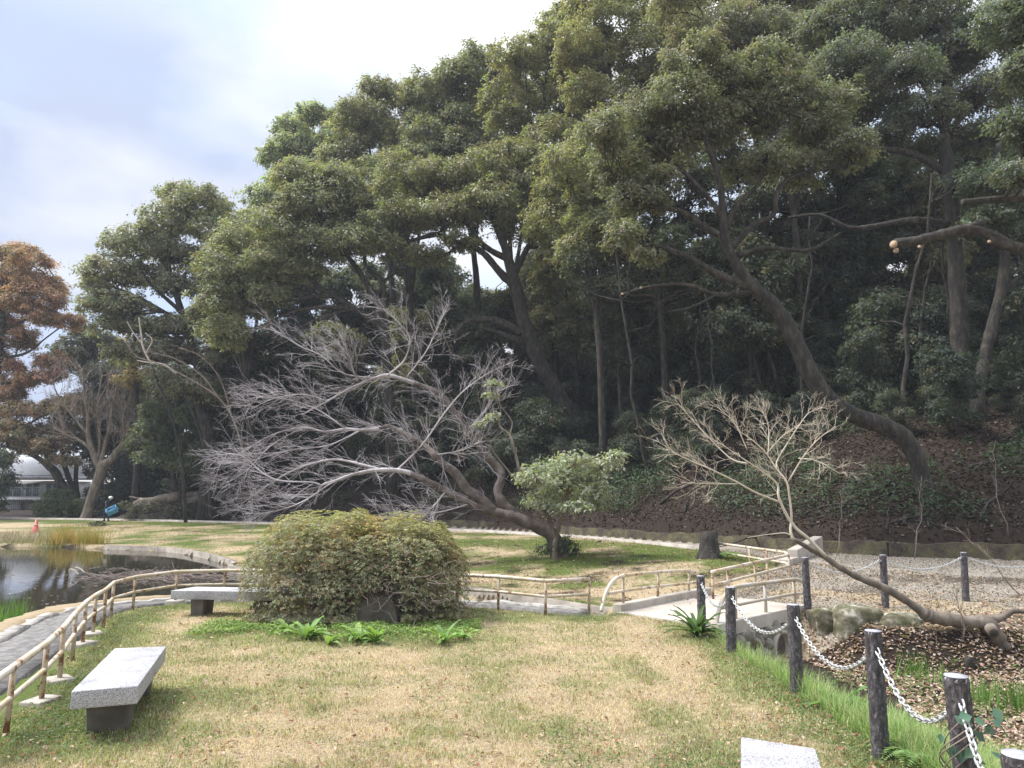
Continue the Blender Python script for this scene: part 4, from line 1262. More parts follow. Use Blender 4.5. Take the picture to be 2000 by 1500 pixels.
# ------------------------------------------------------------------ left hand side: rusty conifers and other trees
RUST = (0.20, 0.085, 0.036)
big_tree('conifer_tree', 'tall conifer with rust-brown winter foliage at the left edge of the photo', 'tree',
    [[(-25, 1000, 18), (-20, 900, 15), (-12, 800, 13), (-5, 700, 11), (5, 600, 8), (20, 530, 5), (35, 490, 3)],
     [(-5, 700, 4), (50, 690, 3), (90, 660, 2), (130, 630, 1.5)], [(0, 650, 4), (60, 620, 3), (110, 600, 2)], [(-8, 750, 4), (60, 740, 3), (100, 700, 2)],
     [(-15, 840, 4), (50, 830, 3), (100, 800, 2)], [(5, 590, 4), (60, 570, 3), (105, 540, 2)]],
    clumps_px([(20, 500, 34, 18), (60, 510, 34, 18), (20, 540, 38, 20), (75, 550, 36, 18), (-20, 560, 40, 24), (40, 590, 36, 18), (100, 580, 26, 16), (90, 620, 30, 12), (10, 630, 36, 16),
               (140, 628, 22, 14), (50, 650, 22, 10), (-20, 690, 36, 20), (20, 710, 24, 14), (50, 740, 22, 10), (100, 705, 28, 16), (80, 735, 22, 12), (10, 770, 30, 14), (110, 730, 20, 14), (60, 800, 30, 14),
               (-30, 620, 40, 24), (-50, 750, 50, 30), (-60, 520, 40, 30), (-10, 830, 40, 16), (45, 490, 26, 16), (70, 605, 34, 18), (30, 665, 34, 18), (0, 590, 40, 24), (60, 560, 34, 20), (110, 555, 18, 14), (25, 740, 30, 16), (60, 860, 36, 20), (15, 800, 34, 18)], 58, np.random.default_rng(31)),
    58, 31, base=(0.29, 0.14, 0.055), alt=(0.13, 0.13, 0.05), alt_p=0.14, dens=75, ll=0.26, lw=0.1, leaf='leaf', subs=5, r0=0.05, sub_r=.42, floor=-.8, thick=1)
big_tree('conifer_tree', 'leaning dark-trunked tree with olive and rust foliage in front of the white house', 'tree',
    [[(145, 1004, 14), (138, 985, 12), (122, 950, 11), (106, 920, 10), (95, 912, 8), (75, 895, 6), (40, 880, 4), (0, 870, 3)], [(100, 915, 6), (90, 890, 5), (95, 850, 4), (110, 800, 3)],
     [(150, 990, 8, .5), (140, 950, 7, .5), (128, 915, 6, .5), (118, 870, 4, .5)], [(152, 985, 8, 1), (148, 940, 6, 1), (150, 900, 5, 1)]],
    clumps_px([(20, 855, 40, 16), (70, 880, 32, 14), (100, 870, 30, 20), (120, 900, 26, 12), (0, 895, 26, 14), (60, 840, 34, 14), (130, 850, 30, 24), (100, 800, 34, 18), (40, 800, 30, 14),
               (140, 800, 32, 26), (20, 830, 26, 12)], 56, np.random.default_rng(32)),
    56, 32, base=(0.11, 0.10, 0.035), alt=(0.34, 0.17, 0.04), alt_p=0.3, dens=70, ll=0.25, lw=0.1, subs=5)
big_tree('conifer_tree', 'golden-yellow conifer half hidden behind the white snag at the left', 'tree',
    [[(268, 920, 9), (266, 800, 7), (264, 700, 5), (262, 610, 2)]],
    clumps_px([(262, 615, 16, 14), (268, 640, 24, 16), (258, 670, 28, 16), (276, 690, 26, 14), (252, 705, 26, 14), (270, 730, 28, 16), (250, 745, 26, 16)], 52, np.random.default_rng(33)),
    52, 33, base=(0.25, 0.165, 0.025), alt=(0.11, 0.115, 0.03), alt_p=0.2, dens=55, ll=0.2, lw=0.08, subs=3)
big_tree('evergreen_tree', 'bluish dark evergreen edge of a tree at the left border, low beside the white house', 'tree',
    [[(-40, 1010, 12), (-35, 940, 9), (-30, 880, 6)]], clumps_px([(-10, 905, 26, 24), (5, 940, 18, 26), (-20, 960, 26, 26), (-5, 985, 16, 16)], 53, np.random.default_rng(34)),
    53, 34, base=(0.035, 0.056, 0.036), dens=60, ll=0.2, lw=0.1)
LEFTBACK = [('loose grey-green tree behind the bare pale tree and the person', [(120, 760), (220, 720), (330, 730), (350, 830), (300, 900), (180, 880), (110, 830)], 34, 60, (0.062, 0.075, 0.038)),
            ('bushy green tree low at the foot of the left wood', [(300, 800), (390, 790), (400, 880), (360, 930), (300, 920), (270, 860)], 30, 51, (0.075, 0.105, 0.030)),
            ('dim dark evergreen behind the trunks of the left tree', [(330, 760), (470, 700), (500, 860), (470, 930), (380, 930)], 36, 54, (0.036, 0.052, 0.028)),
            ('dark evergreen thicket between the left tree and the fan-branched tree', [(440, 680), (560, 660), (640, 720), (620, 860), (500, 900), (430, 800)], 40, 50, (0.036, 0.052, 0.026)),
            ('small dull green tree between the rusty conifer and the left wood', [(120, 700), (165, 640), (230, 660), (240, 740), (170, 770)], 26, 62, (0.07, 0.082, 0.035)),
            ('low dark bushes behind the person at the bend of the path', [(180, 890), (260, 880), (330, 930), (310, 985), (230, 985), (190, 960)], 24, 57.5, (0.04, 0.058, 0.028))]
for i, (lab, poly, r, Y, b) in enumerate(LEFTBACK):
    rng = np.random.default_rng(200 + i)
    cl = fill_px(poly, r, Y, rng, 1.5, 0.75)
    cu, cv = np.array(poly).mean(0)
    big_tree('leafy_tree', lab, 'tree', [[(cu + 8, 1000, 7), (cu + 4, 950, 6), (cu, cv, 3)], [(cu + 3, 960, 4), (cu + 25, cv + 10, 2)], [(cu + 3, 960, 4), (cu - 25, cv + 10, 2)]],
             cl, Y, 210 + i, base=b, alt=(0.13, 0.12, 0.05), dens=45, ll=0.26, lw=0.12, subs=3)

# ------------------------------------------------------------------ pond fence
def post_pts(rows, z=None):
    """rows u_base, v_base, u_top, v_top -> base and top points in the world"""
    out = []
    for ub, vb, ut, vt in rows:
        b = G(ub, vb, 0.0)
        for _ in range(3):
            b = G(ub, vb, ground_at(b[0], b[1]) if z is None else z)
        tp = P(ut, vt, b[1])
        out.append((b, tp))
    return out

fence_px = [(10, 1441, 28, 1297), (80, 1374, 92, 1260), (116, 1332, 124, 1231), (141, 1291, 148, 1202), (161, 1261, 168, 1183), (181, 1241, 188, 1165), (202, 1227, 207, 1149), (216, 1207, 223, 1136),
            (259, 1192, 265, 1125), (342, 1177, 347, 1112), (435, 1174, 440, 1108)]
fp = post_pts(fence_px, 0.0)
base_far = [b for b, _ in fp]
# the run that passes behind the clipped bush, then the stretch in view to its right
hid = [np.array([-4.1, 14.55, 0]), np.array([-2.3, 14.2, 0])]
right_px = [(894, 1186, 894, 1115), (973, 1191, 974, 1123), (1065, 1203, 1066, 1131), (1150, 1197, 1151, 1131)]
fr = post_pts(right_px, 0.0)
hh = np.mean([tp[2] - b[2] for b, tp in fp[1:]])
posts = [(b, np.array([tp[0], tp[1], b[2] + hh])) for b, tp in fp]
posts += [(h_, h_ + np.array([0, 0, hh])) for h_ in hid]
posts += [(b, np.array([tp[0], tp[1], b[2] + hh])) for b, tp in fr]
t = thing('pond_fence', posts[5][0], 'rusty cream two-rail pipe fence curving round the lawn along the pond', 'fence')
for b, tp in posts:
    mb = MB(); mb.tube([b - np.array([0, 0, .1]), b * 0.5 + tp * 0.5, tp], 0.026, 10)
    mb.build('post', M['rail_post'], t, True)
tops = np.array([tp for _, tp in posts])
pre = tops[0] + (tops[0] - tops[1]) * 1.6
rail = np.vstack([[pre], tops])
mb = MB(); mb.tube(rail, 0.034, 12); mb.build('top_rail', M['rail'], t, True)
mid = np.array([b * 0.45 + tp * 0.55 for b, tp in posts])
mid = np.vstack([[mid[0] + (mid[0] - mid[1]) * 1.6], mid])
mb = MB(); mb.tube(mid, 0.026, 10); mb.build('middle_rail', M['rail'], t, True)
for k in (1, 2, 4, 5, 9, 10):
    b = posts[k][0]
    mb = MB(); mb.box(b - np.array([0, 0, .2]), 0.3, 0.24, 0.25, 0.4 + k)
    bevel(mb.build('footing', M['concrete'], t), 0.015)

# ------------------------------------------------------------------ bridge over the channel
BL0, BL1 = G(1205, 1196, 0.0)[:2], G(1385, 1160, 0.0)[:2]      # left kerb
BR0, BR1 = G(1395, 1226, 0.0)[:2], G(1572, 1186, 0.0)[:2]      # right edge of the deck
t = thing('footbridge', (*((BL0 + BR0) / 2), 0), 'small flat concrete footbridge with stone side wall over two drain pipes', 'bridge')
mb = MB(); mb.prism([BL0, BR0, BR1, BL1], -0.13, 0.02)
bevel(mb.build('deck', M['deck'], t), 0.01)
def along(a, b, n=2):
    return [a + (b - a) * k / (n - 1) for k in range(n)]
mb = MB(); mb.strip(along(BL0, BL1), 0.2, -0.3, 0.14)
bevel(mb.build('kerb', M['concrete'], t), 0.012)
mb = MB(); mb.strip(along(BR0, BR1), 0.16, -0.15, 0.06)
bevel(mb.build('kerb', M['concrete'], t), 0.012)
dirb = (BR1 - BR0) / np.linalg.norm(BR1 - BR0)
nrm = np.array([dirb[1], -dirb[0]])                              # out of the side wall, towards the stream
mb = MB(); mb.strip(along(BR0 - dirb * 0.3 - nrm * 0.1, BR1 + dirb * 0.6 - nrm * 0.1), 0.3, -1.2, -0.14)
mb.build('side_wall', M['mortar'], t)
rng = np.random.default_rng(51)
def pebble(mb, c, r, rng, sub=2, squash=(1, 1, 1), e=0.75):
    import bmesh
    bm = bmesh.new()
    bmesh.ops.create_icosphere(bm, subdivisions=sub, radius=1.0)
    v = np.array([x.co[:] for x in bm.verts]); f = np.array([[q.index for q in x.verts] for x in bm.faces])
    bm.free()
    ph = rng.uniform(0, 6, 9)
    w = 1 + 0.16 * np.sin(2.1 * v[:, 0] + ph[0]) + 0.14 * np.sin(2.6 * v[:, 1] + ph[1]) + 0.12 * np.sin(2.9 * v[:, 2] + ph[2]) + 0.07 * np.sin(5 * v[:, 0] + 4 * v[:, 1] + ph[3])
    w = w + 0.22 * (fbm(v[:, 0] * 2 + ph[4] * 9 + v[:, 2], v[:, 1] * 2 + v[:, 2] * 1.7 + ph[5] * 9, 1.3) - .5) + 0.1 * (vnoise(v[:, 0] * 6 + ph[6] * 5, v[:, 2] * 6 + v[:, 1] * 5, 1.0) - .5)
    v = np.sign(v) * np.abs(v) ** e * w[:, None] * r * np.array(squash)
    mb.add(v + np.asarray(c), None, f)
mb = MB()
Lb = np.linalg.norm(BR1 - BR0)
pipes = [0.30 * Lb, 0.62 * Lb]
for row in range(5):
    x = -0.2
    while x < Lb + 0.5:
        w = rng.uniform(0.11, 0.2)
        z = -0.24 - row * 0.17 + rng.normal() * 0.02
        if all(math.hypot(x - q, z + 0.56) > 0.33 for q in pipes):
            pp = BR0 + dirb * x + nrm * 0.06
            pebble(mb, (pp[0], pp[1], z), w * 0.72, rng, 2)
        x += w * 1.5
mb.build('stonework', M['stone'], t, True)
for q in pipes:
    cpt = BR0 + dirb * q
    mb = MB()
    a3 = np.array([*(cpt - nrm * 0.5), -0.56]); b3 = np.array([*(cpt + nrm * 0.16), -0.56])
    ang = np.linspace(0, 2 * np.pi, 24, endpoint=False)
    prof = [(0.25, a3), (0.31, a3), (0.31, b3), (0.25, b3), (0.25, a3)]
    vs = []
    for r_, c_ in prof:
        vs.append(np.array([c_ + np.array([dirb[0] * math.cos(w), dirb[1] * math.cos(w), math.sin(w)]) * r_ for w in ang]))
    k = np.arange(24); k2 = (k + 1) % 24
    fs = np.vstack([np.stack([i * 24 + k, i * 24 + k2, (i + 1) * 24 + k2, (i + 1) * 24 + k], 1) for i in range(4)])
    mb.add(np.concatenate(vs), fs)
    po = mb.build('drain_pipe', M['concrete'], t, True)
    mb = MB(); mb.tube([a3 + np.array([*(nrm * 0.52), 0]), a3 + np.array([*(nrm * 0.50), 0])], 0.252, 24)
    mb.build('bore_shade_disc', M['hole'], po)  # near-black disc closes the pipe, its colour standing in for shade inside

def hoop_rail(name, label, px_line, post_px, mid_px, Yf, rad, mat, pmat):
    """bent pipe handrail traced through points with depth Yf(u)"""
    pts = np.array([P(u, v, Yf(u)) for u, v in px_line])
    t_ = thing(name, pts[0], label, 'handrail')
    mb_ = MB(); mb_.tube(spline(pts, 5), rad, 12); mb_.build('top_rail', M[mat], t_, True)
    mb_ = MB(); mb_.tube(np.array([P(u, v, Yf(u)) for u, v in mid_px]), rad * 0.8, 10); mb_.build('middle_rail', M[mat], t_, True)
    for (u0, v0, u1, v1) in post_px:
        mb_ = MB(); mb_.tube([P(u0, v0, Yf((u0 + u1) / 2)), P(u1, v1, Yf((u0 + u1) / 2))], rad * 0.82, 10); mb_.build('post', M[pmat], t_, True)
    return t_

def depth_line(A, B):
    """distance along a straight plan line A-B as seen at photo column u"""
    def f(u):
        k = (u - 1000) / FPX
        # point on the line with x / depth = k ; iterate on depth through Y
        ax, ay = A; bx, by = B
        # depth ~ y*c + (z-h)*s with z about 0.3
        c1, c0 = _c, (0.35 - CAM_H) * _s
        den = (bx - ax) - k * c1 * (by - ay)
        s_ = (k * (c1 * ay + c0) - ax) / den
        return ay + s_ * (by - ay)
    return f
fl = depth_line(BL0, BL1)
hoop_rail('handrail', 'cream hoop-ended pipe handrail on the far kerb of the footbridge', [(1174, 1194), (1178, 1178), (1186, 1152), (1199, 1133), (1216, 1125), (1245, 1121), (1290, 1117), (1330, 1115), (1348, 1115), (1362, 1122), (1371, 1140), (1376, 1160)],
          [(1217, 1190, 1217, 1126), (1284, 1176, 1286, 1119), (1345, 1166, 1346, 1116)], [(1183, 1160), (1216, 1154), (1285, 1145), (1346, 1139), (1372, 1136)], fl, 0.033, 'rail', 'rail_post')
fr_ = depth_line(BR0, BR1)
hoop_rail('handrail', 'greyish hoop-ended pipe handrail above the drain pipes, on the near side of the footbridge', [(1398, 1232), (1400, 1212), (1406, 1186), (1416, 1163), (1430, 1149), (1450, 1144), (1500, 1138), (1540, 1133), (1555, 1132), (1568, 1137), (1577, 1152), (1582, 1172), (1585, 1192)],
          [(1437, 1212, 1436, 1148), (1496, 1200, 1494, 1140), (1553, 1186, 1550, 1134)], [(1407, 1188), (1436, 1182), (1495, 1170), (1550, 1160), (1579, 1158)], fr_, 0.035, 'rail_grey', 'rail_grey')

# zigzag ramp rail beyond the bridge
A0, A1, A2 = (1393, 1172, 1391, 1118), (1536, 1130, 1532, 1083), (1377, 1092, 1376, 1049)
def zz(u0, v0, z=0.0):
    return G(u0, v0, z)
pa = zz(1393, 1172); pb = zz(1543, 1128, .05); pc = zz(1377, 1093, 0.12)
t = thing('ramp_rail', pa, 'cream two-rail pipe fence zigzagging down to the footbridge, tall stump at its far end', 'handrail')
HR = P(1391, 1117, pa[1])[2] - pa[2]
def zrail(rows, zf):
    return np.array([[p_[0], p_[1], p_[2] + zf * HR] for p_ in rows])
lineA = [pa + (pb - pa) * k / 6 for k in range(7)]
pb2 = pb + (pc - pb) * 0.09 + np.array([0.25, 0.3, 0])
lineB = [pb2 + (pc - pb2) * k / 5 for k in range(6)]
mb = MB()
topl = np.vstack([zrail(lineA, 1.0), zrail(lineB, 1.0)])
mb.tube(np.vstack([topl[:1] - np.array([0, 0, 0.03]), topl]), 0.036, 10)
mb.build('top_rail', M['rail'], t, True)
mb = MB(); mb.tube(np.vstack([zrail(lineA, .52), zrail(lineB, .52)]), 0.03, 10); mb.build('middle_rail', M['rail'], t, True)
for p_ in [lineA[0], lineA[1], lineA[3], lineA[4], lineA[6], lineB[1], lineB[2], lineB[4], lineB[5]]:
    mb = MB(); mb.tube([p_ - np.array([0, 0, .35]), p_ + np.array([0, 0, HR])], 0.028, 8); mb.build('post', M['rail_post'], t, True)

# concrete block wall beside the ramp
q0, q1 = G(1530, 1118, 0), G(1600, 1092, 0.1)
mb = MB()
for k, (f0, f1, h0) in enumerate([(0, .25, .35), (.25, 1.0, .55)]):
    a = q0 + (q1 - q0) * f0; b = q0 + (q1 - q0) * f1
    mb.strip(np.array([a[:2], b[:2]]), 0.35 - 0.06 * k, -0.3, [h0, h0 + 0.25 * k])
o = mb.build('low_wall', M['concrete'], None); bevel(o, 0.02)
tag(o, 'short stepped grey concrete wall end beside the zigzag rail', 'wall')

# ------------------------------------------------------------------ imitation log posts and chains
post_rows = [(1371, 1222, 1368, 1125, 14), (1428, 1276, 1426, 1147, 15, ), (1557, 1356, 1549, 1181, 17.5), (1720, 1482, 1705, 1232, 18)]
labels = ['dark log-like concrete post on the lawn beside the dock plant, before the footbridge', 'dark log-like post in front of the near end of the greyish bridge handrail', 'dark log-like post in front of the larger drain pipe opening',
          'dark log-like post standing fully in view between the broad-leaved weed and the fern', 'thick dark log-like post wrapped by a leafy vine at the bottom right', 'top of a dark log-like post in the bottom right corner of the photo']
chain_posts = []
def log_post(b, tp, r, label, group):
    t_ = thing('log_post', b, label, 'post', group)
    rng_ = np.random.default_rng(int(abs(b[0] * 1000 + b[1] * 77)))
    n, m = 36, 60
    zz_ = np.linspace(0, 1, m)
    axis = b[None, :] - np.array([0, 0, .25]) + (tp - b + np.array([0, 0, .25]))[None, :] * zz_[:, None]
    ang = np.linspace(0, 2 * np.pi, n, endpoint=False)
    rr = r * (1.0 + 0.05 * (1 - zz_))[:, None] * (1 + 0.035 * rng_.normal(size=(m, n)) + 0.03 * np.sin(ang * 7 + rng_.random() * 6)[None, :])
    rr[-1] = r * 0.98
    v = axis[:, None, :] + np.stack([np.cos(ang)[None, :] * rr, np.sin(ang)[None, :] * rr, np.zeros((m, n))], -1)
    i = np.arange(m - 1)[:, None] * n; j = np.arange(n)[None, :]; j2 = (j + 1) % n
    q = np.stack([i + j, i + j2, i + n + j2, i + n + j], -1).reshape(-1, 4)
    link('shaft', mesh_np('shaft', v.reshape(-1, 3), q, smooth=True), M['post'], t_)
    mb_ = MB(); mb_.tube([tp - np.array([0, 0, .03]), tp + np.array([0, 0, .004])], [r * 0.985, r * 0.96], 36)
    mb_.build('top', M['post_top'], t_)
    return (b, tp, r)
for k, row in enumerate(post_rows):
    b = G(row[0], row[1], 0.0)
    chain_posts.append(log_post(b, P(row[2], row[3], b[1]), 0.064, labels[k], 'chain posts along the lawn edge'))
for (u, v, h_, k) in [(1867, 1320, 0.98, 4), (1990, 1474, 0.96, 5)]:
    tp = G(u, v, h_); b = tp * 1.0; b[2] = 0; b[0] += 0.03
    chain_posts.append(log_post(b, tp, 0.069, labels[k], 'chain posts along the lawn edge'))
back_labels = ['dark log-like post at the corner behind the bent end of the greyish handrail', 'dark log-like post crossed by the leaning maple trunk, back row', 'dark log-like post beyond the maple elbow, back row at the right']
back_posts = []
for k, (u, v, ut, vt) in enumerate([(1578, 1194, 1572, 1089), (1729, 1187, 1724, 1084), (1886, 1175, 1882, 1079)]):
    b = G(u, v, 0.0)
    back_posts.append(log_post(b, P(ut, vt, b[1]), 0.061, back_labels[k], 'chain posts along the gravel'))

def make_chain(a, b, sag, label, group, pitch=0.05, wire=0.0066):
    n = 60
    s_ = np.linspace(0, 1, n)
    curve = a[None, :] * (1 - s_)[:, None] + b[None, :] * s_[:, None]
    curve[:, 2] -= sag * 4 * s_ * (1 - s_)
    seg = np.concatenate([[0], np.cumsum(np.linalg.norm(np.diff(curve, axis=0), axis=1))])
    cnt = int(seg[-1] / pitch)
    mb_ = MB()
    ang = np.linspace(0, 2 * np.pi, 14, endpoint=False)
    for k in range(cnt + 1):
        d_ = k / cnt * seg[-1]
        p_ = np.array([np.interp(d_, seg, curve[:, c]) for c in range(3)])
        q_ = np.array([np.interp(min(seg[-1], d_ + 0.01), seg, curve[:, c]) - np.interp(max(0, d_ - 0.01), seg, curve[:, c]) for c in range(3)])
        q_ /= np.linalg.norm(q_)
        up = np.array([0, 0, 1.0]); sd_ = np.cross(q_, up); sd_ /= np.linalg.norm(sd_); up = np.cross(sd_, q_)
        w1 = sd_ * math.cos(0.7) + up * math.sin(0.7) if k % 2 else -sd_ * math.sin(0.7) + up * math.cos(0.7)
        cx = np.cos(ang); cy = np.sin(ang)
        loop = p_ + q_ * (np.sign(cx) * 0.014 + cx * 0.018)[:, None] + w1[None, :] * (cy * 0.0165)[:, None]
        nn = np.cross(q_, w1)
        tn = np.roll(loop, -1, 0) - np.roll(loop, 1, 0); tn /= np.linalg.norm(tn, axis=1)[:, None]
        o1 = np.cross(tn, nn)
        a6 = np.linspace(0, 2 * np.pi, 6, endpoint=False)
        v = (loop[:, None, :] + wire * (o1[:, None, :] * np.cos(a6)[None, :, None] + nn[None, None, :] * np.sin(a6)[None, :, None])).reshape(-1, 3)
        i = np.arange(14)[:, None] * 6; i2 = ((np.arange(14) + 1) % 14)[:, None] * 6; j = np.arange(6)[None, :]; j2 = (j + 1) % 6
        mb_.add(v, np.stack([i + j, i + j2, i2 + j2, i2 + j], -1).reshape(-1, 4))
    o_ = mb_.build('chain', M['chain'], None, True)
    return tag(o_, label, 'chain', group)

def hook(pst, zf, to):
    b, tp, r = pst
    c = b + (tp - b) * zf
    d = to[:2] - c[:2]; d = d / np.linalg.norm(d)
    c = c + np.array([d[0], d[1], 0]) * (r + 0.012)
    return c
cl = ['white galvanised chain sagging from the first log post by the dock plant to the second', 'white galvanised chain across the near side of the footbridge deck', 'white galvanised chain hanging in front of the stream edge stones and long grass',
      'white galvanised chain hanging over the broad-leaved weeds towards the vine post', 'white galvanised chain running out of the vine leaves to the corner post']
for k in range(5):
    a, b = chain_posts[k], chain_posts[k + 1]
    pa_ = hook(a, 0.85, b[0]); pb_ = hook(b, 0.80 if k else 0.8, a[0])
    make_chain(pa_, pb_, [0.2, 0.26, 0.27, 0.27, 0.24][k], cl[k], 'chains along the lawn edge')
bl = ['grey chain in the back row behind the maple stems', 'grey chain in the back row across the gravel between two posts']
for k in range(2):
    a, b = back_posts[k], back_posts[k + 1]
    make_chain(hook(a, 0.9, b[0]), hook(b, 0.9, a[0]), 0.2, bl[k], 'chains along the gravel', 0.05, 0.007)
endp = G(2075, 1170, 0.0); endp[2] = 0.82
make_chain(hook(back_posts[2], 0.9, endp), endp, 0.2, 'grey chain leaving the last back row post at the right edge', 'chains along the gravel', 0.05, 0.007)

# ------------------------------------------------------------------ granite benches
def bench(corners, thick, label, legs, z, leg_taper=0.86, leg_in=0.2):
    """corners: plan corners of the slab, near-left, near-right, far-right, far-left"""
    c = np.array(corners)
    cen = c.mean(0)
    t_ = thing('stone_bench', (cen[0], cen[1], 0), label, 'bench', 'granite benches')
    mb_ = MB(); mb_.prism(c, z - thick, z)
    bevel(mb_.build('slab', M['granite'], t_), 0.012, 3)
    u_ = (c[2] + c[3]) / 2 - (c[0] + c[1]) / 2; ln = np.linalg.norm(u_); u_ /= ln
    w_ = np.linalg.norm(c[1] - c[0])
    rz = math.atan2(u_[1], u_[0])
    for f in legs:
        p_ = (c[0] + c[1]) / 2 + u_ * ln * f
        mb_ = MB(); mb_.box((p_[0], p_[1], -0.12), 0.24, w_ * 0.72, z - thick + 0.119, rz, taper=leg_taper)
        bevel(mb_.build('leg', flat_leg, t_), 0.012)
    return t_
flat_leg = surf('shade_toned_leg', [(0.3, (0.07, 0.062, 0.05)), (0.7, (0.15, 0.135, 0.115))], 5, 0.9, 0.4, 30, 0.01)  # leg colour darkened to carry the shade under the slab
cs = [G(139, 1350, .44)[:2], G(270, 1339, .44)[:2], G(325, 1262, .44)[:2], G(224, 1266, .44)[:2]]
bench(cs, 0.155, 'speckled granite slab bench nearest the pond fence, seen end-on on the lawn', (0.2, 0.8), 0.44)
cs = [G(386, 1146, .44)[:2], G(525, 1144, .44)[:2], G(520, 1133, .44)[:2], G(360, 1137, .44)[:2]]
c2 = np.array([[-5.95, 12.9], [-5.75, 13.42], [-3.9, 13.25], [-4.05, 12.72]])
bench([c2[0], c2[1], c2[2], c2[3]][::1], 0.15, 'granite slab bench beside the pond, one end hidden by the clipped bush', (0.2, 0.8), 0.44)
c3 = [G(1446, 1560, .44)[:2], G(1625, 1560, .44)[:2], G(1592, 1461, .44)[:2], G(1447, 1438, .44)[:2]]
bench(c3, 0.15, 'pale granite slab bench cut off by the bottom edge of the photo', (0.3,), 0.44)

# ------------------------------------------------------------------ clipped bush, its boulder and the plants at its foot
rng = np.random.default_rng(61)
bush_c = G(702, 1222, 0.0)
B1 = G(485, 1215, 0)[0]; B2 = G(920, 1215, 0)[0]
BY = bush_c[1] + 0.9
BX0, BX1 = P(483, 1120, BY)[0], P(922, 1120, BY)[0]
ztop = P(650, 1000, BY)[2]
BX0, BX1 = BX0 + .12, BX1 - .12
lobes = [(BX0 + 1.25, BY, 0.15, 1.28, 1.2, ztop - 0.15), (BX0 + 2.15, BY + 0.1, 0.15, 1.45, 1.2, ztop - 0.2), (BX1 - 1.15, BY - 0.05, 0.2, 1.18, 1.1, ztop - 0.38)]
t = thing('clipped_bush', (bush_c[0], BY, 0), 'big rounded clipped evergreen bush on the lawn with a boulder at its foot', 'bush')
def bush_surface(n, rng, depth=0.3):
    pts, nrm = [], []
    need = n
    while need > 0:
        k = rng.integers(0, 3, need * 2)
        d = rng.normal(size=(need * 2, 3)); d /= np.linalg.norm(d, axis=1)[:, None]
        d[:, 2] = np.abs(d[:, 2]) * np.where(rng.random(len(d)) < 0.78, 1, -0.4)
        Lb_ = np.array(lobes)[k]
        e = 0.72
        sd = np.sign(d) * np.abs(d) ** e
        sc = (1 - depth * rng.random(len(d)) ** 2.2) * (0.94 + 0.16 * vnoise(d[:, 0] * 3 + k * 7 + d[:, 1] * 2, d[:, 2] * 3.5 + d[:, 1] * 3, .6))
        p = Lb_[:, :3] + sd * Lb_[:, 3:] * sc[:, None]
        p[:, 2] = np.maximum(p[:, 2], 0.12)
        ok = np.ones(len(p), dtype=bool)
        for j in range(3):                       # drop points deep inside a neighbouring lobe
            q = np.abs((p - np.array(lobes[j][:3])) / np.array(lobes[j][3:])) ** (1 / e * 1.0)
            ok &= ~((q.sum(1) < 0.62) & (k != j))
        hole = fbm(p[:, 0] + 3 + p[:, 1] * .6, p[:, 2] * 1.1 + p[:, 1] * .4, .34)
        ok &= ~((hole < .32 + .06 * sstep(1.2, .3, p[:, 2])) & (rng.random(len(p)) < .85))
        # open hollow over the boulder
        hx = P(738, 1180, BY - 1.1)[0]
        ok &= ~((np.abs(p[:, 0] - hx) < 0.36 - 0.35 * np.clip(p[:, 2] - .2, 0, 1)) & (p[:, 2] < 0.55) & (p[:, 1] < BY - 0.2))
        # thin leafless patch low on the right
        ok &= ~((p[:, 0] > hx + 0.45) & (p[:, 2] < 0.55 + 0.3 * np.sin(p[:, 0] * 4)) & (rng.random(len(p)) < 0.55))
        p = p[ok][:need]; dd = d[ok][:need]
        pts.append(p); nrm.append(dd); need -= len(p)
    return np.concatenate(pts), np.concatenate(nrm)
bx_h = P(738, 1180, BY - 1.1)[0]
NW = 27000
c, nr = bush_surface(NW, rng)
# every whorl: leaves radiating from a shoot tip
nl = 5
cc = np.repeat(c, nl, 0); nn = np.repeat(nr, nl, 0)
rd = rng.normal(size=(NW * nl, 3))
up = nn * 0.8 + np.array([0, 0, .6]); up /= np.linalg.norm(up, axis=1)[:, None]
rd = rd - up * (rd * up).sum(1)[:, None]; rd /= np.linalg.norm(rd, axis=1)[:, None]
ax = rd + up * 0.45
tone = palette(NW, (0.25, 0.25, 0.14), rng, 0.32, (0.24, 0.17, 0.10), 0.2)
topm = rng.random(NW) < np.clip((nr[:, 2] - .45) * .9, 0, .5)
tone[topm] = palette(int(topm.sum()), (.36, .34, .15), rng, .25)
patch = fbm(c[:, 0] * 1.0 + 5, c[:, 2] + c[:, 1], 0.5)
tone[patch > 0.64] *= np.array([1.15, 0.97, 0.85])
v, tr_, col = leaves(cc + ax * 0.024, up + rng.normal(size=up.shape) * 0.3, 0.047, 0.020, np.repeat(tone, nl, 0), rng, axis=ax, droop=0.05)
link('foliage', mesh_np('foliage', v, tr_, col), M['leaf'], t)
mb = MB()
stems = []
for k in range(60):
    x = rng.uniform(BX0 + .7, BX1 - .6)
    stems.append(np.array([x, BY + rng.normal() * .35, 0]))
for k in range(1500):
    s = stems[rng.integers(0, 60)]
    q, n_ = bush_surface(1, rng, 0.12) if False else (None, None)
    d = rng.normal(size=3); d /= np.linalg.norm(d); d[2] = abs(d[2])
    Lb_ = lobes[rng.integers(0, 3)]
    e = np.array(Lb_[:3]) + np.sign(d) * np.abs(d) ** .72 * np.array(Lb_[3:]) * rng.uniform(0.7, .96)
    if e[0] > BX0 + 2.3 or (rng.random() < 0.6 and e[2] > .5):
        a = s + (e - s) * rng.uniform(0.1, 0.55)
        mb.tube(wobble(a, e, 5, 0.3, rng), np.linspace(0.006, 0.0025, 5), 3, cap=False)
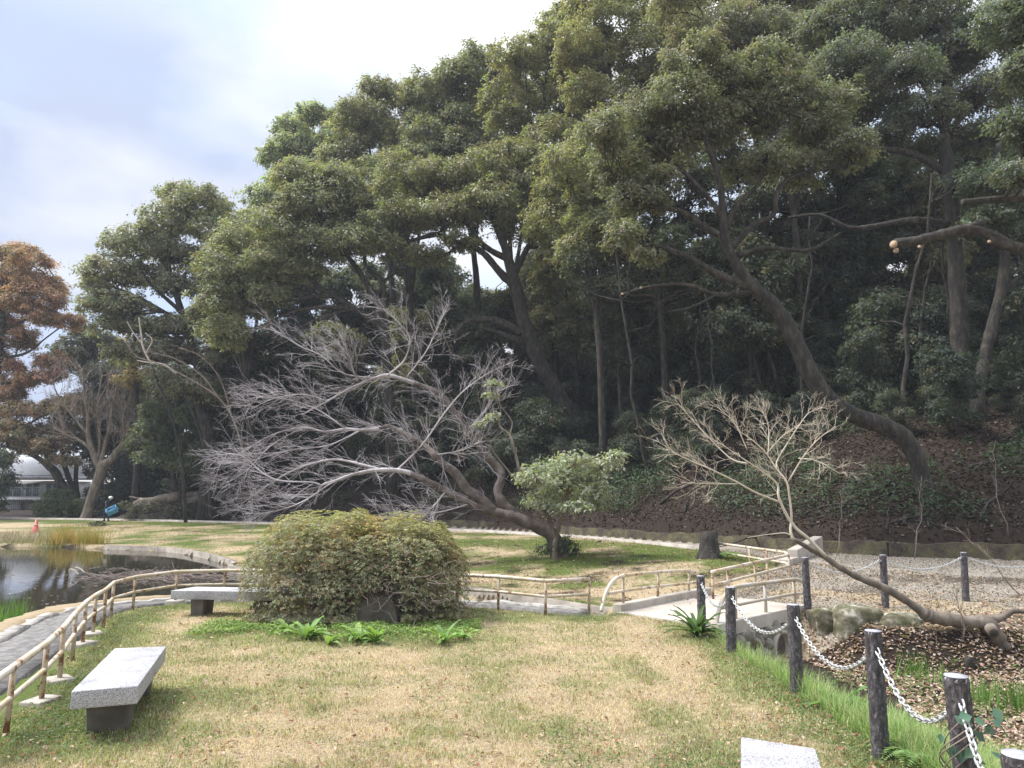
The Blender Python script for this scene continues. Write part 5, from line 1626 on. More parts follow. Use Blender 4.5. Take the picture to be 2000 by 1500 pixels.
for s in stems:
    mb.tube(wobble(s - np.array([0, 0, .1]), s + np.array([rng.normal() * .3, rng.normal() * .3, 0.9]), 6, .2, rng), np.linspace(0.025, 0.012, 6), 5, cap=False)
# stray bare twigs sticking out low at the right
for k in range(70):
    a = np.array([BX1 - 0.7 + rng.normal() * .25, BY - 0.5 + rng.normal() * .3, rng.uniform(0.15, 0.8)])
    e = a + np.array([rng.uniform(0.1, 0.75), rng.normal() * .3 - .2, rng.normal() * .25])
    mb.tube(wobble(a, e, 5, .35, rng), np.linspace(0.006, 0.003, 5), 3, cap=False)
for k in range(40):
    a = np.array([bx_h + rng.normal() * .3, BY - 0.95 + rng.normal() * .12, rng.uniform(.45, .8)])
    mb.tube(wobble(a, a + np.array([rng.normal() * .35, -.1 + rng.normal() * .1, -rng.uniform(.05, .45)]), 6, .4, rng), np.linspace(0.006, 0.003, 6), 3, cap=False)
mb.build('twigs', M['twig_brown'], t)

rng = np.random.default_rng(62)
mb = MB()
bc = P(740, 1190, BY - 0.72)
pebble(mb, (bc[0], bc[1], 0.08), 0.42, rng, 3, (1.05, 0.6, 1.05))
mb.v[0][:, 0] += 0.25 * (0.3 - mb.v[0][:, 2]) * np.sign(mb.v[0][:, 0] - bc[0])
tag(mb.build('boulder', surf('brown_boulder', [(0.3, (0.06, 0.05, 0.038)), (0.7, (0.17, 0.145, 0.115))], 3, .95, .8, 9, .03), None, True), 'brown boulder half hidden in the hollow at the foot of the clipped bush', 'rock')

def rosette(x, y, label, n, ll, lw, base, rng, upright=0.5, name='dock_plant', cat='plant', group=None, bend=0.7):
    """broad strap leaves rising from one crown and arching over"""
    z = ground_at(x, y)
    V, T, C, k0 = [], [], [], 0
    for k in range(n):
        a = rng.random() * 6.28; l_ = ll * rng.uniform(0.55, 1.15); w_ = lw * rng.uniform(0.7, 1.2)
        d = np.array([math.cos(a), math.sin(a), 0]); sd_ = np.array([-d[1], d[0], 0])
        el = upright * rng.uniform(0.6, 1.4)
        m = 7
        p = np.array([x, y, z + 0.0]); pts = []
        for i in range(m):
            f = i / (m - 1)
            pts.append(p.copy())
            e2 = el - bend * f * 1.5
            p = p + (d * math.cos(e2) + np.array([0, 0, math.sin(e2)])) * l_ / (m - 1)
        pts = np.array(pts); f = np.linspace(0, 1, m)
        wd = w_ * np.sin(np.pi * np.clip(f * 0.85 + 0.12, 0, 1)) ** 0.8
        rip = 0.18 * w_ * np.sin(f * 14 + rng.random() * 6)
        v = np.concatenate([pts - sd_ * wd[:, None] / 2 + np.array([0, 0, 1]) * (wd * 0.22 + rip)[:, None], pts, pts + sd_ * wd[:, None] / 2 + np.array([0, 0, 1]) * (wd * 0.22 - rip)[:, None]])
        i = np.arange(m - 1)
        q = np.vstack([np.stack([i, i + 1, i + m + 1, i + m], 1), np.stack([i + m, i + m + 1, i + 2 * m + 1, i + 2 * m], 1)])
        V.append(v); T.append(q + k0); k0 += len(v)
        C.append(np.repeat(palette(1, base, rng, .25), len(v), 0))
    o_ = link(name, mesh_np(name, np.concatenate(V), np.concatenate(T), np.concatenate(C), True), M['grass'])
    return tag(o_, label, cat, group)
rng = np.random.default_rng(63)
DOCK = (0.19, 0.30, 0.09)
for (u, v, lab, n, ll, lw) in [(600, 1245, 'bright green dock rosette at the left front of the clipped bush', 20, .36, .075), (560, 1235, 'small dock rosette left of the big one under the clipped bush', 12, .26, .055),
                               (700, 1248, 'green dock rosette just in front of the boulder under the bush', 15, .28, .07), (735, 1250, 'low dock rosette right of the boulder front under the bush', 14, .30, .06),
                               (868, 1252, 'dock rosette with pale arching leaves at the right front of the clipped bush', 18, .34, .06), (905, 1246, 'narrow-leaved rosette on the lawn, outermost at the right of the bush', 14, .26, .04),
                               (642, 1255, 'flat dock rosette in front of the bush between the larger ones', 12, .26, .06)]:
    p_ = G(u, v, 0.02); rosette(p_[0], p_[1], lab, n, ll * 1.3, lw * 1.15, DOCK, rng, 0.85, group='dock plants round the clipped bush')
p_ = G(1362, 1245, 0.0); rosette(p_[0], p_[1], 'dark dock plant with many strap leaves at the foot of the first log post', 34, .55, .07, (0.07, 0.12, 0.035), rng, 0.9)
p_ = G(1640, 1385, -0.02); rosette(p_[0], p_[1], 'broad pale-leaved weed in the long grass between two log posts', 13, .42, .1, (0.14, 0.24, 0.08), rng, 0.8)

# fern by the fourth post
def fern(x, y, label, n, ln, rng):
    z = ground_at(x, y) + 0.05
    V, T, C, k0 = [], [], [], 0
    for k in range(n):
        a = rng.random() * 6.28; d = np.array([math.cos(a), math.sin(a), 0]); sd_ = np.array([-d[1], d[0], 0])
        l_ = ln * rng.uniform(.7, 1.1); m = 20
        f = np.linspace(0, 1, m)
        pts = np.array([x, y, z]) + d[None, :] * (f * l_ * 0.9)[:, None] + np.array([0, 0, 1])[None, :] * (l_ * (0.75 * f - 0.75 * f ** 2))[:, None]
        for s_ in (-1, 1):
            pl_ = l_ * 0.24 * np.sin(np.pi * np.clip(f * 0.9 + 0.1, 0, 1)) + 0.01
            ax_ = sd_[None, :] * s_ + d[None, :] * 0.45
            pos = pts + ax_ * (pl_ / 2)[:, None]
            v, tr__, c__ = leaves(pos, np.tile([0, 0, 1.0], (m, 1)) + rng.normal(size=(m, 3)) * .1, pl_, 0.022, palette(m, (0.17, 0.25, 0.09), rng, .2), rng, axis=ax_ + 0.0, droop=.15)
            V.append(v); T.append(tr__ + k0); C.append(c__); k0 += len(v)
    return tag(link('fern', mesh_np('fern', np.concatenate(V), np.concatenate(T), np.concatenate(C)), M['grass']), label, 'plant')
p_ = G(1790, 1490, 0.0); fern(p_[0], p_[1], 'pale green fern fronds on the ground between the fourth log post and the vine post', 8, 0.42, rng)
p_ = P(1415, 1040, 21.5); fern(p_[0], p_[1], 'small fern on the foot of the slope above the zigzag rail', 9, 0.8, rng)

# vine on the fifth post
b5, t5, r5 = chain_posts[4]
rng = np.random.default_rng(64)
t = thing('climbing_vine', b5, 'climbing vine with bluish heart-shaped leaves winding up a log post', 'plant')
mb = MB(); ps = []
for k in range(5):
    a0 = rng.random() * 6.28
    f = np.linspace(0, 1, 16)
    cpt = b5 + (t5 - b5) * (0.15 + 0.6 * f)[:, None]
    pth = cpt + np.column_stack([np.cos(a0 + f * 5), np.sin(a0 + f * 5), 0 * f]) * (r5 + 0.03 + 0.07 * rng.random())
    mb.tube(pth, 0.004, 5); ps.append(pth)
mb.build('stem', M['twig_brown'], t)
pv = np.concatenate(ps)
pv = pv[pv[:, 1] < b5[1] + 0.05]
pv = pv[rng.integers(0, len(pv), 34)] + rng.normal(size=(34, 3)) * .05 + np.array([0.05, -.05, 0])
v, tr_, col = leaves(pv, np.tile([0.1, -0.7, 0.6], (34, 1)) + rng.normal(size=(34, 3)) * .4, 0.075, 0.06, palette(34, (0.10, 0.17, 0.12), rng, .3), rng, droop=.6)
link('leaves', mesh_np('leaves', v, tr_, col), M['leaf'], t)

# ------------------------------------------------------------------ camellia-like small tree and ivy by the cherry
rng = np.random.default_rng(65)
CY = 23.4
cl = clumps_px([(1050, 935, 38, 26), (1095, 925, 46, 30), (1145, 930, 44, 28), (1185, 905, 34, 20), (1110, 965, 48, 24), (1060, 970, 36, 22), (1160, 960, 36, 24), (1205, 890, 20, 12), (1030, 945, 20, 18), (1120, 900, 34, 18), (1075, 992, 30, 16), (1125, 992, 32, 14), (1040, 985, 20, 14), (1165, 985, 26, 14), (1090, 945, 40, 24),
                (965, 815, 16, 10, 0), (958, 775, 14, 9, 0), (968, 750, 14, 8, 0), (940, 828, 12, 7, 0)], CY, rng)
big_tree('small_evergreen', 'small grey-green evergreen with low leafy head and sparse bare leader stems, beside the cherry base', 'tree',
         [[(1085, 1092, 6), (1084, 1065, 6.5), (1092, 1025, 5.5), (1100, 1000, 5), (1108, 965, 4), (1110, 935, 3)], [(1086, 1055, 5), (1070, 1010, 5), (1050, 975, 4), (1030, 945, 3.5), (1018, 930, 4), (1005, 880, 4), (995, 850, 3.5), (975, 830, 2.6), (978, 800, 2), (970, 770, 1.5), (964, 750, 1)],
          [(1030, 945, 3), (1010, 938, 3), (985, 910, 2.6), (962, 880, 2.6), (955, 860, 2), (935, 850, 1.6), (930, 830, 1)], [(995, 850, 2.4), (1000, 825, 2), (985, 802, 1.4), (975, 790, 1)],
          [(1105, 970, 2.5), (1150, 925, 2), (1195, 890, 1.6), (1228, 882, 1)], [(1110, 940, 2), (1090, 890, 1.6), (1100, 882, 1.2), (1112, 895, 1)], [(1160, 940, 1.6), (1190, 945, 1.4), (1200, 975, 1)]],
         cl, CY, 65, base=(0.21, 0.255, 0.14), alt=(0.32, 0.36, 0.22), alt_p=.2, dens=50, ll=0.16, lw=0.08, bark='bark_pale', subs=5, sub_r=.24, r0=.02)
cl = clumps_px([(1110, 1060, 18, 12), (1095, 1070, 18, 12), (1062, 1072, 14, 14), (1120, 1075, 14, 9)], CY - .3, rng)
V, T, C, _ = crown_mesh(cl, 240, 0.08, 0.05, (0.032, 0.05, 0.026), rng, floor=-.9)
tag(link('ivy_clump', mesh_np('ivy_clump', V, T, C), M['leaf']), 'dark ivy clump on the bank around the base of the cherry tree', 'plant')

# ------------------------------------------------------------------ stump, edging stones, sawn stubs, dead wood
rng = np.random.default_rng(66)
def stump(u, v, h_, r_, label, Y=None, flare=1.6, top='cut_wood'):
    p_ = hit(u, v) if Y is None else P(u, v, Y)
    t_ = thing('tree_stump', p_, label, 'stump')
    mb_ = MB(); ring = np.array([[0, 0, -.15], [0, 0, 0.02], [0, 0, h_ * .3], [0, 0, h_ * .7], [0.02, 0, h_]]) + p_
    rough_limb(mb_, ring, np.array([flare, flare * .92, 1.15, 1.0, .97]) * r_, rng, 14, .05)
    mb_.build('trunk', M['bark'], t_, True)
    mb_ = MB(); mb_.tube([p_ + np.array([.02, 0, h_]), p_ + np.array([.02, 0, h_ + .006])], r_ * .9, 14); mb_.build('cut_end', M[top], t_)
stump(1386, 1090, 0.75, 0.27, 'dark rotting tree stump at the top of the zigzag rail', None, 1.7, 'bark')
stump(1893, 1303, 0.16, 0.06, 'small sawn sapling stub among the fallen leaves below the maple elbow', None, 1.1)
for (u, v, r_, sq, lab) in [(1705, 1235, .42, (1.0, .55, .55), 'large mossy edging stone at the stream edge under the maple trunk, nearest the bridge'), (1775, 1228, .34, (1.25, .6, .5), 'lichen-whitened mossy edging stone right of the largest one'),
                            (1640, 1235, .26, (1.2, .7, .7), 'grey stone at the stream edge between the side wall and the mossy stone'), (1855, 1222, .2, (1.3, .7, .55), 'low flat edging stone half under the maple trunk')]:
    p_ = hit(u, v); mb = MB(); pebble(mb, (p_[0], p_[1] + .3, -.06 - r_ * sq[2] * .62), r_ * 1.1, rng, 4, (sq[0], sq[1], sq[2] * 1.2), .5)
    tag(mb.build('edging_stone', M['moss_stone'], None, True), lab, 'rock', 'stones along the stream edge')
# fallen trunks on the far bank
t = None
for k, (u0, v0, u1, v1, r0_, lab) in enumerate([(262, 985, 352, 968, .32, 'broken splintered pale log lying left in the heap on the far bank'), (340, 985, 450, 965, .42, 'thick fallen trunk lying on the far bank behind the wooden stake'), (300, 978, 420, 958, .22, 'thin fallen trunk lying on top of the heap on the far bank'), (440, 972, 520, 962, .3, 'dark fallen trunk end at the right of the heap on the far bank')]):
    Y_ = 50.5
    a, b = P(u0, v0, Y_ + .3 * k), P(u1, v1, Y_ + .3 * k)
    mb = MB(); pp = wobble(a, b, 8, .12, rng); rough_limb(mb, pp, np.linspace(r0_ * .8, r0_, 8), rng, 9, .12)
    for j in range(4):
        q = pp[rng.integers(1, 7)]; mb.tube(wobble(q, q + np.array([rng.normal() * .8, -.2, rng.uniform(.1, .6)]), 4, .3, rng), [.07, .05, .04, .02], 5)
    tag(mb.build('fallen_log', M['bark_pale'], None, True), lab, 'log', 'fallen logs on the far bank')
mb = MB(); a = P(397, 995, 49.5); b = P(396, 938, 49.5); a[2] = ground_at(a[0], a[1]); mb.tube([a, b], .12, 8)
tag(mb.build('wooden_stake', M['bark_pale'], None, True), 'upright pale wooden stake in front of the fallen trunks on the far bank', 'stake')
for k in range(44):
    u = rng.uniform(1130, 1990); v = rng.uniform(900, 1060)
    p_ = hit(u, v); a_ = rng.random() * 6.28; l_ = rng.uniform(.9, 3.6)
    e = p_ + np.array([math.cos(a_) * l_, math.sin(a_) * l_ * .4, 0]); e[2] = ground_at(e[0], e[1]) + .06; p_[2] += .05
    mb = MB(); mb.tube(wobble(p_, e, 6, .2, rng), np.linspace(rng.uniform(.025, .07), .012, 6), 5)
    tag(mb.build('fallen_branch', M['bark'], None, True), 'dead fallen branch lying on the leaf litter of the shaded slope', 'branch', 'dead branches on the slope')
# thin leafless shoots at the right
for k, (u0, v0, u1, v1, Y_, lab) in enumerate([(1995, 1165, 1868, 1030, 15.5, 'thin pale arching shoot leaning left at the right edge above the chain'), (1880, 1230, 1862, 1150, 12.2, 'thin upright bare shoot in front of the maple trunk'), (1965, 1010, 1945, 860, 21, 'slender pale bare sapling on the dark slope at the far right'), (1632, 1060, 1640, 960, 22, 'slender pale bare sapling on the slope right of the maple twigs'), (1780, 1030, 1800, 930, 21, 'slender sapling in front of the S-curved trunk base')]):
    a = P(u0, v0, Y_); a[2] = min(a[2], ground_at(a[0], a[1])); b = P(u1, v1, Y_)
    mw = MB(); pp = wobble(a, b, 9, .18, rng); rr = np.linspace(.014, .005, 9); mw.tube(pp, rr, 5)
    twigs(mw, pp, rr, rng, 6, .6, (0, 0, .3), depth=2, spread=.5, rmin=.0035, r0=.006, fork=2)
    tag(mw.build('bare_shoot', M['twig_brown'], None), lab, 'sapling')

# ------------------------------------------------------------------ far shore: cone, person with crate, house, tussocks, hedge
ORANGE = flat('faded_red_plastic', (0.55, 0.10, 0.08), .5)
p_ = P(68, 1050, 40); p_[2] = ground_at(p_[0], p_[1])
t = thing('traffic_cone', p_, 'faded red traffic cone on the far bank of the pond', 'cone')
mb = MB(); mb.tube([p_ + np.array([0, 0, z]) for z in (.03, .06, .72)], [.19, .17, .035], 20); mb.build('cone', ORANGE, t, True)
mb = MB(); mb.box(p_, .46, .46, .04, .3); bevel(mb.build('base', ORANGE, t), .01)
mb = MB(); mb.tube([p_ + np.array([0, 0, z]) for z in (.34, .46)], [.113, .094], 20); mb.build('band', flat('pale_pink_band', (.6, .3, .28)), t, True)

PY = 49.5
pf = P(207, 1012, PY); pf[2] = ground_at(pf[0], pf[1])
SC = 1.0
def person():
    t_ = thing('person', pf, 'person in dark work clothes and white helmet stooping to carry a blue crate', 'person')
    me_ = bpy.data.meshes.new('body')
    J = {'pelvis': (0, 0, .88, .135), 'waist': (.03, -.02, 1.02, .125), 'chest': (.12, -.05, 1.24, .15), 'neck': (.2, -.07, 1.40, .06), 'head': (.25, -.09, 1.50, .085), 'crown': (.27, -.1, 1.58, .09),
         'lh': (-.09, .04, .86, .105), 'lk': (-.12, .0, .47, .07), 'la': (-.14, .06, .08, .05), 'lt': (-.10, -.10, .05, .045),
         'rh': (.10, -.02, .86, .105), 'rk': (.2, -.1, .48, .07), 'ra': (.16, -.02, .08, .05), 'rt': (.24, -.15, .05, .045),
         'ls': (.0, -.16, 1.30, .065), 'le': (.12, -.32, 1.04, .05), 'lw': (.3, -.34, .86, .035), 'lp': (.36, -.33, .83, .038),
         'rs': (.24, .08, 1.30, .065), 're': (.42, .06, 1.08, .05), 'rw': (.52, -.08, .90, .035), 'rp': (.55, -.12, .86, .038)}
    E_ = [('pelvis', 'waist'), ('waist', 'chest'), ('chest', 'neck'), ('neck', 'head'), ('head', 'crown'), ('pelvis', 'lh'), ('lh', 'lk'), ('lk', 'la'), ('la', 'lt'), ('pelvis', 'rh'), ('rh', 'rk'), ('rk', 'ra'), ('ra', 'rt'),
          ('chest', 'ls'), ('ls', 'le'), ('le', 'lw'), ('lw', 'lp'), ('chest', 'rs'), ('rs', 're'), ('re', 'rw'), ('rw', 'rp')]
    names = list(J); vs = [J[k][:3] for k in names]; rs = [J[k][3] for k in names]; es = [(names.index(a), names.index(b)) for a, b in E_]
    for hnd, s_ in (('lp', 1), ('rp', -1)):
        b_ = np.array(J[hnd][:3]); bi = names.index(hnd)
        for f_ in range(5):
            off = (f_ - 2) * .018
            q1 = b_ + np.array([.045, off, -.02 if f_ else .02]); q2 = q1 + np.array([.02, off * .1, -.035])
            vs += [tuple(q1), tuple(q2)]; rs += [.010, .009]; n_ = len(vs); es += [(bi, n_ - 2), (n_ - 2, n_ - 1)]
    me_.from_pydata([tuple(np.array(v) * SC) for v in vs], es, [])
    o_ = bpy.data.objects.new('body', me_); COL.objects.link(o_)
    sk = o_.modifiers.new('skin', 'SKIN'); sk.use_smooth_shade = True
    for i, r_ in enumerate(rs): me_.skin_vertices[0].data[i].radius = (r_, r_)
    me_.skin_vertices[0].data[0].use_root = True
    ss = o_.modifiers.new('sub', 'SUBSURF'); ss.levels = 1; ss.render_levels = 2
    o_.parent = t_; me_.materials.append(flat('navy_workwear', (.018, .022, .034), .8))
    def ball(name, c_, r_, mat, sq=(1, 1, 1)):
        mb_ = MB(); a = np.linspace(0, np.pi, 13); m_ = []
        n = 18
        for th in a:
            for ph in np.linspace(0, 2 * np.pi, n, endpoint=False):
                m_.append([math.sin(th) * math.cos(ph), math.sin(th) * math.sin(ph), math.cos(th)])
        v = np.array(m_) * r_ * np.array(sq) + np.array(c_)
        i = np.arange(12)[:, None] * n; j = np.arange(n)[None, :]; j2 = (j + 1) % n
        mb_.add(v, np.stack([i + j, i + n + j, i + n + j2, i + j2], -1).reshape(-1, 4))
        ob = mb_.build(name, mat, None, True); ob.parent = t_; return ob
    ball('face', (.285, -.13, 1.505), .075, flat('skin', (.42, .26, .19)), (1, .9, 1.2))
    ball('helmet', (.262, -.098, 1.585), .135, flat('white_helmet', (.8, .8, .78), .35), (1.05, .95, .8))
    mb_ = MB(); mb_.tube([(.262, -.098, 1.575), (.262, -.098, 1.565)], [.15, .152], 20); ob = mb_.build('helmet_brim', flat('white_brim', (.78, .78, .76), .35), None, True); ob.parent = t_
    for n_, c_ in (('glove', J['lp']), ('glove', J['rp'])):
        ball(n_, (c_[0] + .01, c_[1], c_[2]), .042, flat('grey_glove', (.35, .3, .28)), (1.1, .9, .8))
    for c_ in (('lt'), ('rt')):
        q = J[c_]; ball('boot', (q[0] - .0, q[1] + .06, .06), .075, flat('black_boot', (.012, .012, .013)), (.75, 1.5, .8))
    return t_
person()
BLUE = flat('blue_plastic', (0.10, 0.32, 0.50), .5)
cc_ = pf + np.array([.62, -.28, .62])
t = thing('plastic_crate', cc_, 'light blue plastic crate held tilted by the stooping person', 'crate')
mb = MB()
W, D_, Hh = .62, .42, .34
for (dx, dy, sx, sy) in ((0, D_ / 2, W, .03), (0, -D_ / 2, W, .03), (W / 2, 0, .03, D_), (-W / 2, 0, .03, D_)):
    mb.box((dx, dy, 0), sx, sy, Hh)
mb.box((0, 0, 0), W, D_, .02)
o = mb.build('body', BLUE)
mb = MB()
for z in (.0, Hh - .05):
    for (dx, dy, sx, sy) in ((0, D_ / 2 + .015, W + .05, .03), (0, -D_ / 2 - .015, W + .05, .03), (W / 2 + .015, 0, .03, D_ + .05), (-W / 2 - .015, 0, .03, D_ + .05)):
        mb.box((dx, dy, z), sx, sy, .05)
o2 = mb.build('rim', flat('blue_rim', (.13, .4, .6), .5))
for ob in (o, o2):
    ob.parent = t
t.rotation_euler = (math.radians(35), math.radians(-28), .25)

# white house beyond the pond
t = thing('white_house', P(20, 1000, 70), 'white modern house on a concrete base, seen behind the leaning tree at the left', 'house')
HYd = 70
def hx(u): return (u - 1000) / FPX * HYd * 1.0
def hz(v): return P(50, v, HYd)[2]
WHITE = flat('white_render', (.72, .72, .72), .8)
mb = MB(); mb.box((hx(-30), HYd + 4, hz(1018) - .5), hx(50) - hx(-110), 8, hz(978) - hz(1018) + .5)
mb.build('base_wall', surf('stained_concrete', [(.3, (.25, .24, .23)), (.7, (.46, .45, .43))], .8, .9, .3, 6, .02), t)
mb = MB(); mb.box((hx(72), HYd + 3.4, hz(1018) - .5), hx(94) - hx(50) - .02, 6, hz(980) - hz(1018) + .5)
mb.build('base_panel', surf('dark_concrete', [(.3, (.10, .10, .10)), (.7, (.22, .21, .2))], .8, .9, .3, 6, .02), t)
mb = MB(); mb.box((hx(-8), HYd + 3.3, hz(978)), hx(96) - hx(-110), 7.4, .3); mb.build('balcony_slab', WHITE, t)
mb = MB(); mb.box((hx(-20), HYd + 6, hz(978) + .3), hx(82) - hx(-120), 6, hz(938) - hz(978) - .3); mb.build('wall', WHITE, t)
for (u0, u1) in ((22, 50), (62, 88), (-20, 14)):
    mb = MB(); mb.box(((hx(u0) + hx(u1)) / 2, HYd + 2.93, hz(976) + .32), hx(u1) - hx(u0), .08, hz(944) - hz(976) - .3)
    f_ = mb.build('window', flat('teal_glass', (.10, .16, .17), .12, .8), t)
    mb = MB()
    for uu in (u0, (u0 + u1) / 2, u1): mb.box((hx(uu), HYd + 2.88, hz(976) + .32), .1, .08, hz(944) - hz(976) - .3)
    mb.build('frame', flat('window_frame', (.6, .6, .6)), f_)
mb = MB()
xa, xb = hx(-110), hx(96)
zr = hz(978) + .3
for z in (0.98, .1): mb.tube([(xa, HYd - .3, zr + z), (xb, HYd - .3, zr + z)], .035, 6)
for k in range(60): x = xa + (xb - xa) * k / 59; mb.tube([(x, HYd - .3, zr), (x, HYd - .3, zr + .98)], .014, 4)
mb.build('balcony_rail', flat('steel_rail', (.5, .5, .5), .4), t)
mb = MB(); y0, y1 = HYd - .9, HYd + 9
ro = np.array([[hx(-130), y0, hz(937)], [hx(92), y0, hz(937)], [hx(92), y1, hz(934)], [hx(-130), y1, hz(934)]])
mb.add(np.vstack([ro, ro + np.array([0, 0, .35])]), [[0, 3, 2, 1], [4, 5, 6, 7], [0, 1, 5, 4], [1, 2, 6, 5], [2, 3, 7, 6], [3, 0, 4, 7]])
mb.build('roof', flat('pale_grey_roof', (.42, .42, .44), .7), t)
mb = MB(); mb.box((hx(-22), HYd + 6, hz(934) + .36), hx(78) - hx(-122), 6, hz(898) - hz(934)); mb.build('upper_storey', WHITE, t)
# wire fence in front of the base
t = thing('mesh_fence', P(10, 1016, 58), 'thin black bar fence in front of the concrete base of the house', 'fence')
mb = MB()
for z in (.15, 1.5): mb.tube([P(-80, 1010, 60) * np.array([1, 1, 0]) + np.array([0, 0, z + .1]), P(60, 1010, 60) * np.array([1, 1, 0]) + np.array([0, 0, z + .1])], .025, 5)
mb.build('rail', flat('black_steel', (.03, .03, .03)), t)
mb = MB()
for k in range(40):
    q = P(-80 + 140 * k / 39, 1010, 60); mb.tube([(q[0], q[1], -.1), (q[0], q[1], 1.65)], .012, 4)
mb.build('bars', flat('black_bar', (.03, .03, .03)), t)

def blades(x, y, ln, wd, col, rng, lean=0.5, nseg=3, z=None, dirs=None):
    """curved grass blades; returns verts, tris, tints"""
    n = len(x)
    z = H(x, y) if z is None else z
    a = rng.random(n) * 6.28 if dirs is None else dirs
    d = np.column_stack([np.cos(a), np.sin(a), np.zeros(n)])
    sd_ = np.column_stack([-d[:, 1], d[:, 0], np.zeros(n)])
    el = np.pi / 2 - np.abs(rng.normal(size=n)) * lean
    cur = rng.uniform(.3, 1.0, n) * lean
    p = np.column_stack([x, y, z - 0.01])
    L_, Rr = [], []
    for k in range(nseg + 1):
        f = k / nseg
        w = (wd * (1 - f) * .5)[:, None]
        if k == nseg: L_.append(p.copy())
        else: L_.append(p - sd_ * w); Rr.append(p + sd_ * w)
        e2 = el - cur * f * 1.6
        p = p + (d * np.cos(e2)[:, None] + np.array([0, 0, 1.0]) * np.sin(e2)[:, None]) * (ln / nseg)[:, None]
    v = np.stack(L_ + Rr, 1)
    m = 2 * nseg + 1
    k0 = np.arange(n)[:, None] * m
    tri = []
    for k in range(nseg - 1):
        tri += [[k, nseg + 1 + k, nseg + 2 + k], [k, nseg + 2 + k, k + 1]]
    tri += [[nseg - 1, 2 * nseg, nseg]]
    t_ = np.concatenate([k0 + np.array([q]) for q in tri], 0)
    return v.reshape(-1, 3), t_, np.repeat(col, m, 0)

rng = np.random.default_rng(71)
def tussock(u, v, w, n, ln, base, label, name='grass_tussock', lean=.45, z=None, Y=None, group=None, wd=.012, alt=None, alt_p=0.0, cat='grass'):
    p_ = hit(u, v) if Y is None else P(u, v, Y)
    x = p_[0] + rng.normal(size=n) * w; y = p_[1] + rng.normal(size=n) * w * .8
    vv, tt, cc2 = blades(x, y, ln * rng.uniform(.5, 1.15, n), np.full(n, wd), palette(n, base, rng, .3, alt, alt_p), rng, lean, 3, None if z is None else np.full(n, z))
    return tag(link(name, mesh_np(name, vv, tt, cc2), M['grass']), label, cat, group)
TAWNY = (.42, .27, .10)
tussock(128, 1072, .45, 700, 1.35, TAWNY, 'tall tawny grass tussock on the far shore of the pond', lean=.5, z=-.35, Y=33.5, alt=(.16, .2, .05), alt_p=.35, wd=.022)
tussock(176, 1074, .32, 520, 1.2, (.2, .22, .06), 'green-and-tawny grass tussock right of the tall one on the far shore', lean=.42, z=-.35, Y=33, alt=TAWNY, alt_p=.4, wd=.022)
tussock(45, 1078, .3, 500, .6, (.14, .18, .05), 'small green sedge clump on the far shore left of the tussocks', lean=.5, z=-.4, Y=33.5, wd=.02)
# dry reed bed on the far left shore
n = 6500
x = rng.uniform(-29, -20.0, n); y = 34.6 + rng.normal(size=n) * 1.0 + (x + 20) * -.06
vv, tt, cc2 = blades(x, y, rng.uniform(.2, .75, n), np.full(n, .02), palette(n, (.34, .28, .21), rng, .35, (.2, .2, .09), .2), rng, .9, 3)
tag(link('dry_reeds', mesh_np('dry_reeds', vv, tt, cc2), M['dry']), kind='stuff')
# low hedge and shrubs on the far bank
cl = fill_px([(245, 985), (330, 985), (500, 995), (500, 1012), (245, 1012)], 14, 50, rng, .4, .7)
V, T, C, _ = crown_mesh(cl, 90, .16, .08, (.07, .075, .04), rng, alt=(.2, .16, .1), alt_p=.15, floor=-.8)
tag(link('low_hedge', mesh_np('low_hedge', V, T, C), M['leaf']), 'low scrubby hedge along the far path below the fallen logs', 'hedge')
for (u, v, r_, b_, lab) in [(195, 1040, 16, (.035, .05, .025), 'small dark green shrub on the far bank below the bare pale tree'), (165, 990, 16, (.09, .12, .03), 'yellow-green shrub left of the bare pale tree trunk'), (110, 985, 22, (.07, .11, .03), 'leafy green shrub at the foot of the leaning tree before the house'), (90, 1000, 18, (.09, .12, .04), 'low pale green shrub at the corner of the concrete base'), (203, 980, 17, (.045, .065, .03), 'dark green shrub directly behind the person with the crate')]:
    Y_ = 45 if v > 1020 else 55
    cl = fill_px([(u - r_, v - r_), (u + r_, v - r_), (u + r_, v + r_ * .8), (u - r_, v + r_ * .8)], r_ * .6, Y_, rng, .5, .8)
    V, T, C, _ = crown_mesh(cl, 100, .16, .08, b_, rng, floor=-.8)
    tag(link('leafy_shrub', mesh_np('leafy_shrub', V, T, C), M['leaf']), lab, 'shrub')

# ------------------------------------------------------------------ ground cover
def scatter(n, x0, x1, y0, y1, rng, near=True):
    """points spread evenly over the picture rather than the plan: denser near the camera"""
    y = 1 / (1 / y1 + (1 / y0 - 1 / y1) * rng.random(n)) if near else rng.uniform(y0, y1, n)
    x = rng.uniform(x0, x1, n)
    return x, y
def lawn_ok(x, y):
    d = hill_d(x, y)
    fence_x = np.interp(y, [4.5, 6.6, 9.5, 11.2, 12.8, 13.6], [-4.0, -4.4, -5.6, -6.3, -6.9, -6.95])
    top = np.interp(x, [-6.9, -5.7, -4, -.25, .58, 1.4, 1.9, 3.2], [13.7, 14.7, 14.6, 13.7, 13.1, 13.3, 13.2, 11.8])
    post_x = np.interp(y, [4.5, 5.5, 6.2, 8, 10, 12.2], [3.3, 3.2, 3.05, 3.1, 3.05, 3.2])
    return (x > fence_x - .1) & (y < top + .05) & (x < post_x + .15)
rng = np.random.default_rng(72)
x, y = scatter(620000, -7.2, 3.4, 4.4, 15, rng)
m = lawn_ok(x, y); x, y = x[m], y[m]
_, _, zm_, _ = zones(x, y)
pn = fbm(x + 3, y + 8, .55)
gp = np.clip(zm_ * .8 + (pn - .5) * 2.6 + .2, 0, .92)
isg = rng.random(len(x)) < gp
n = len(x)
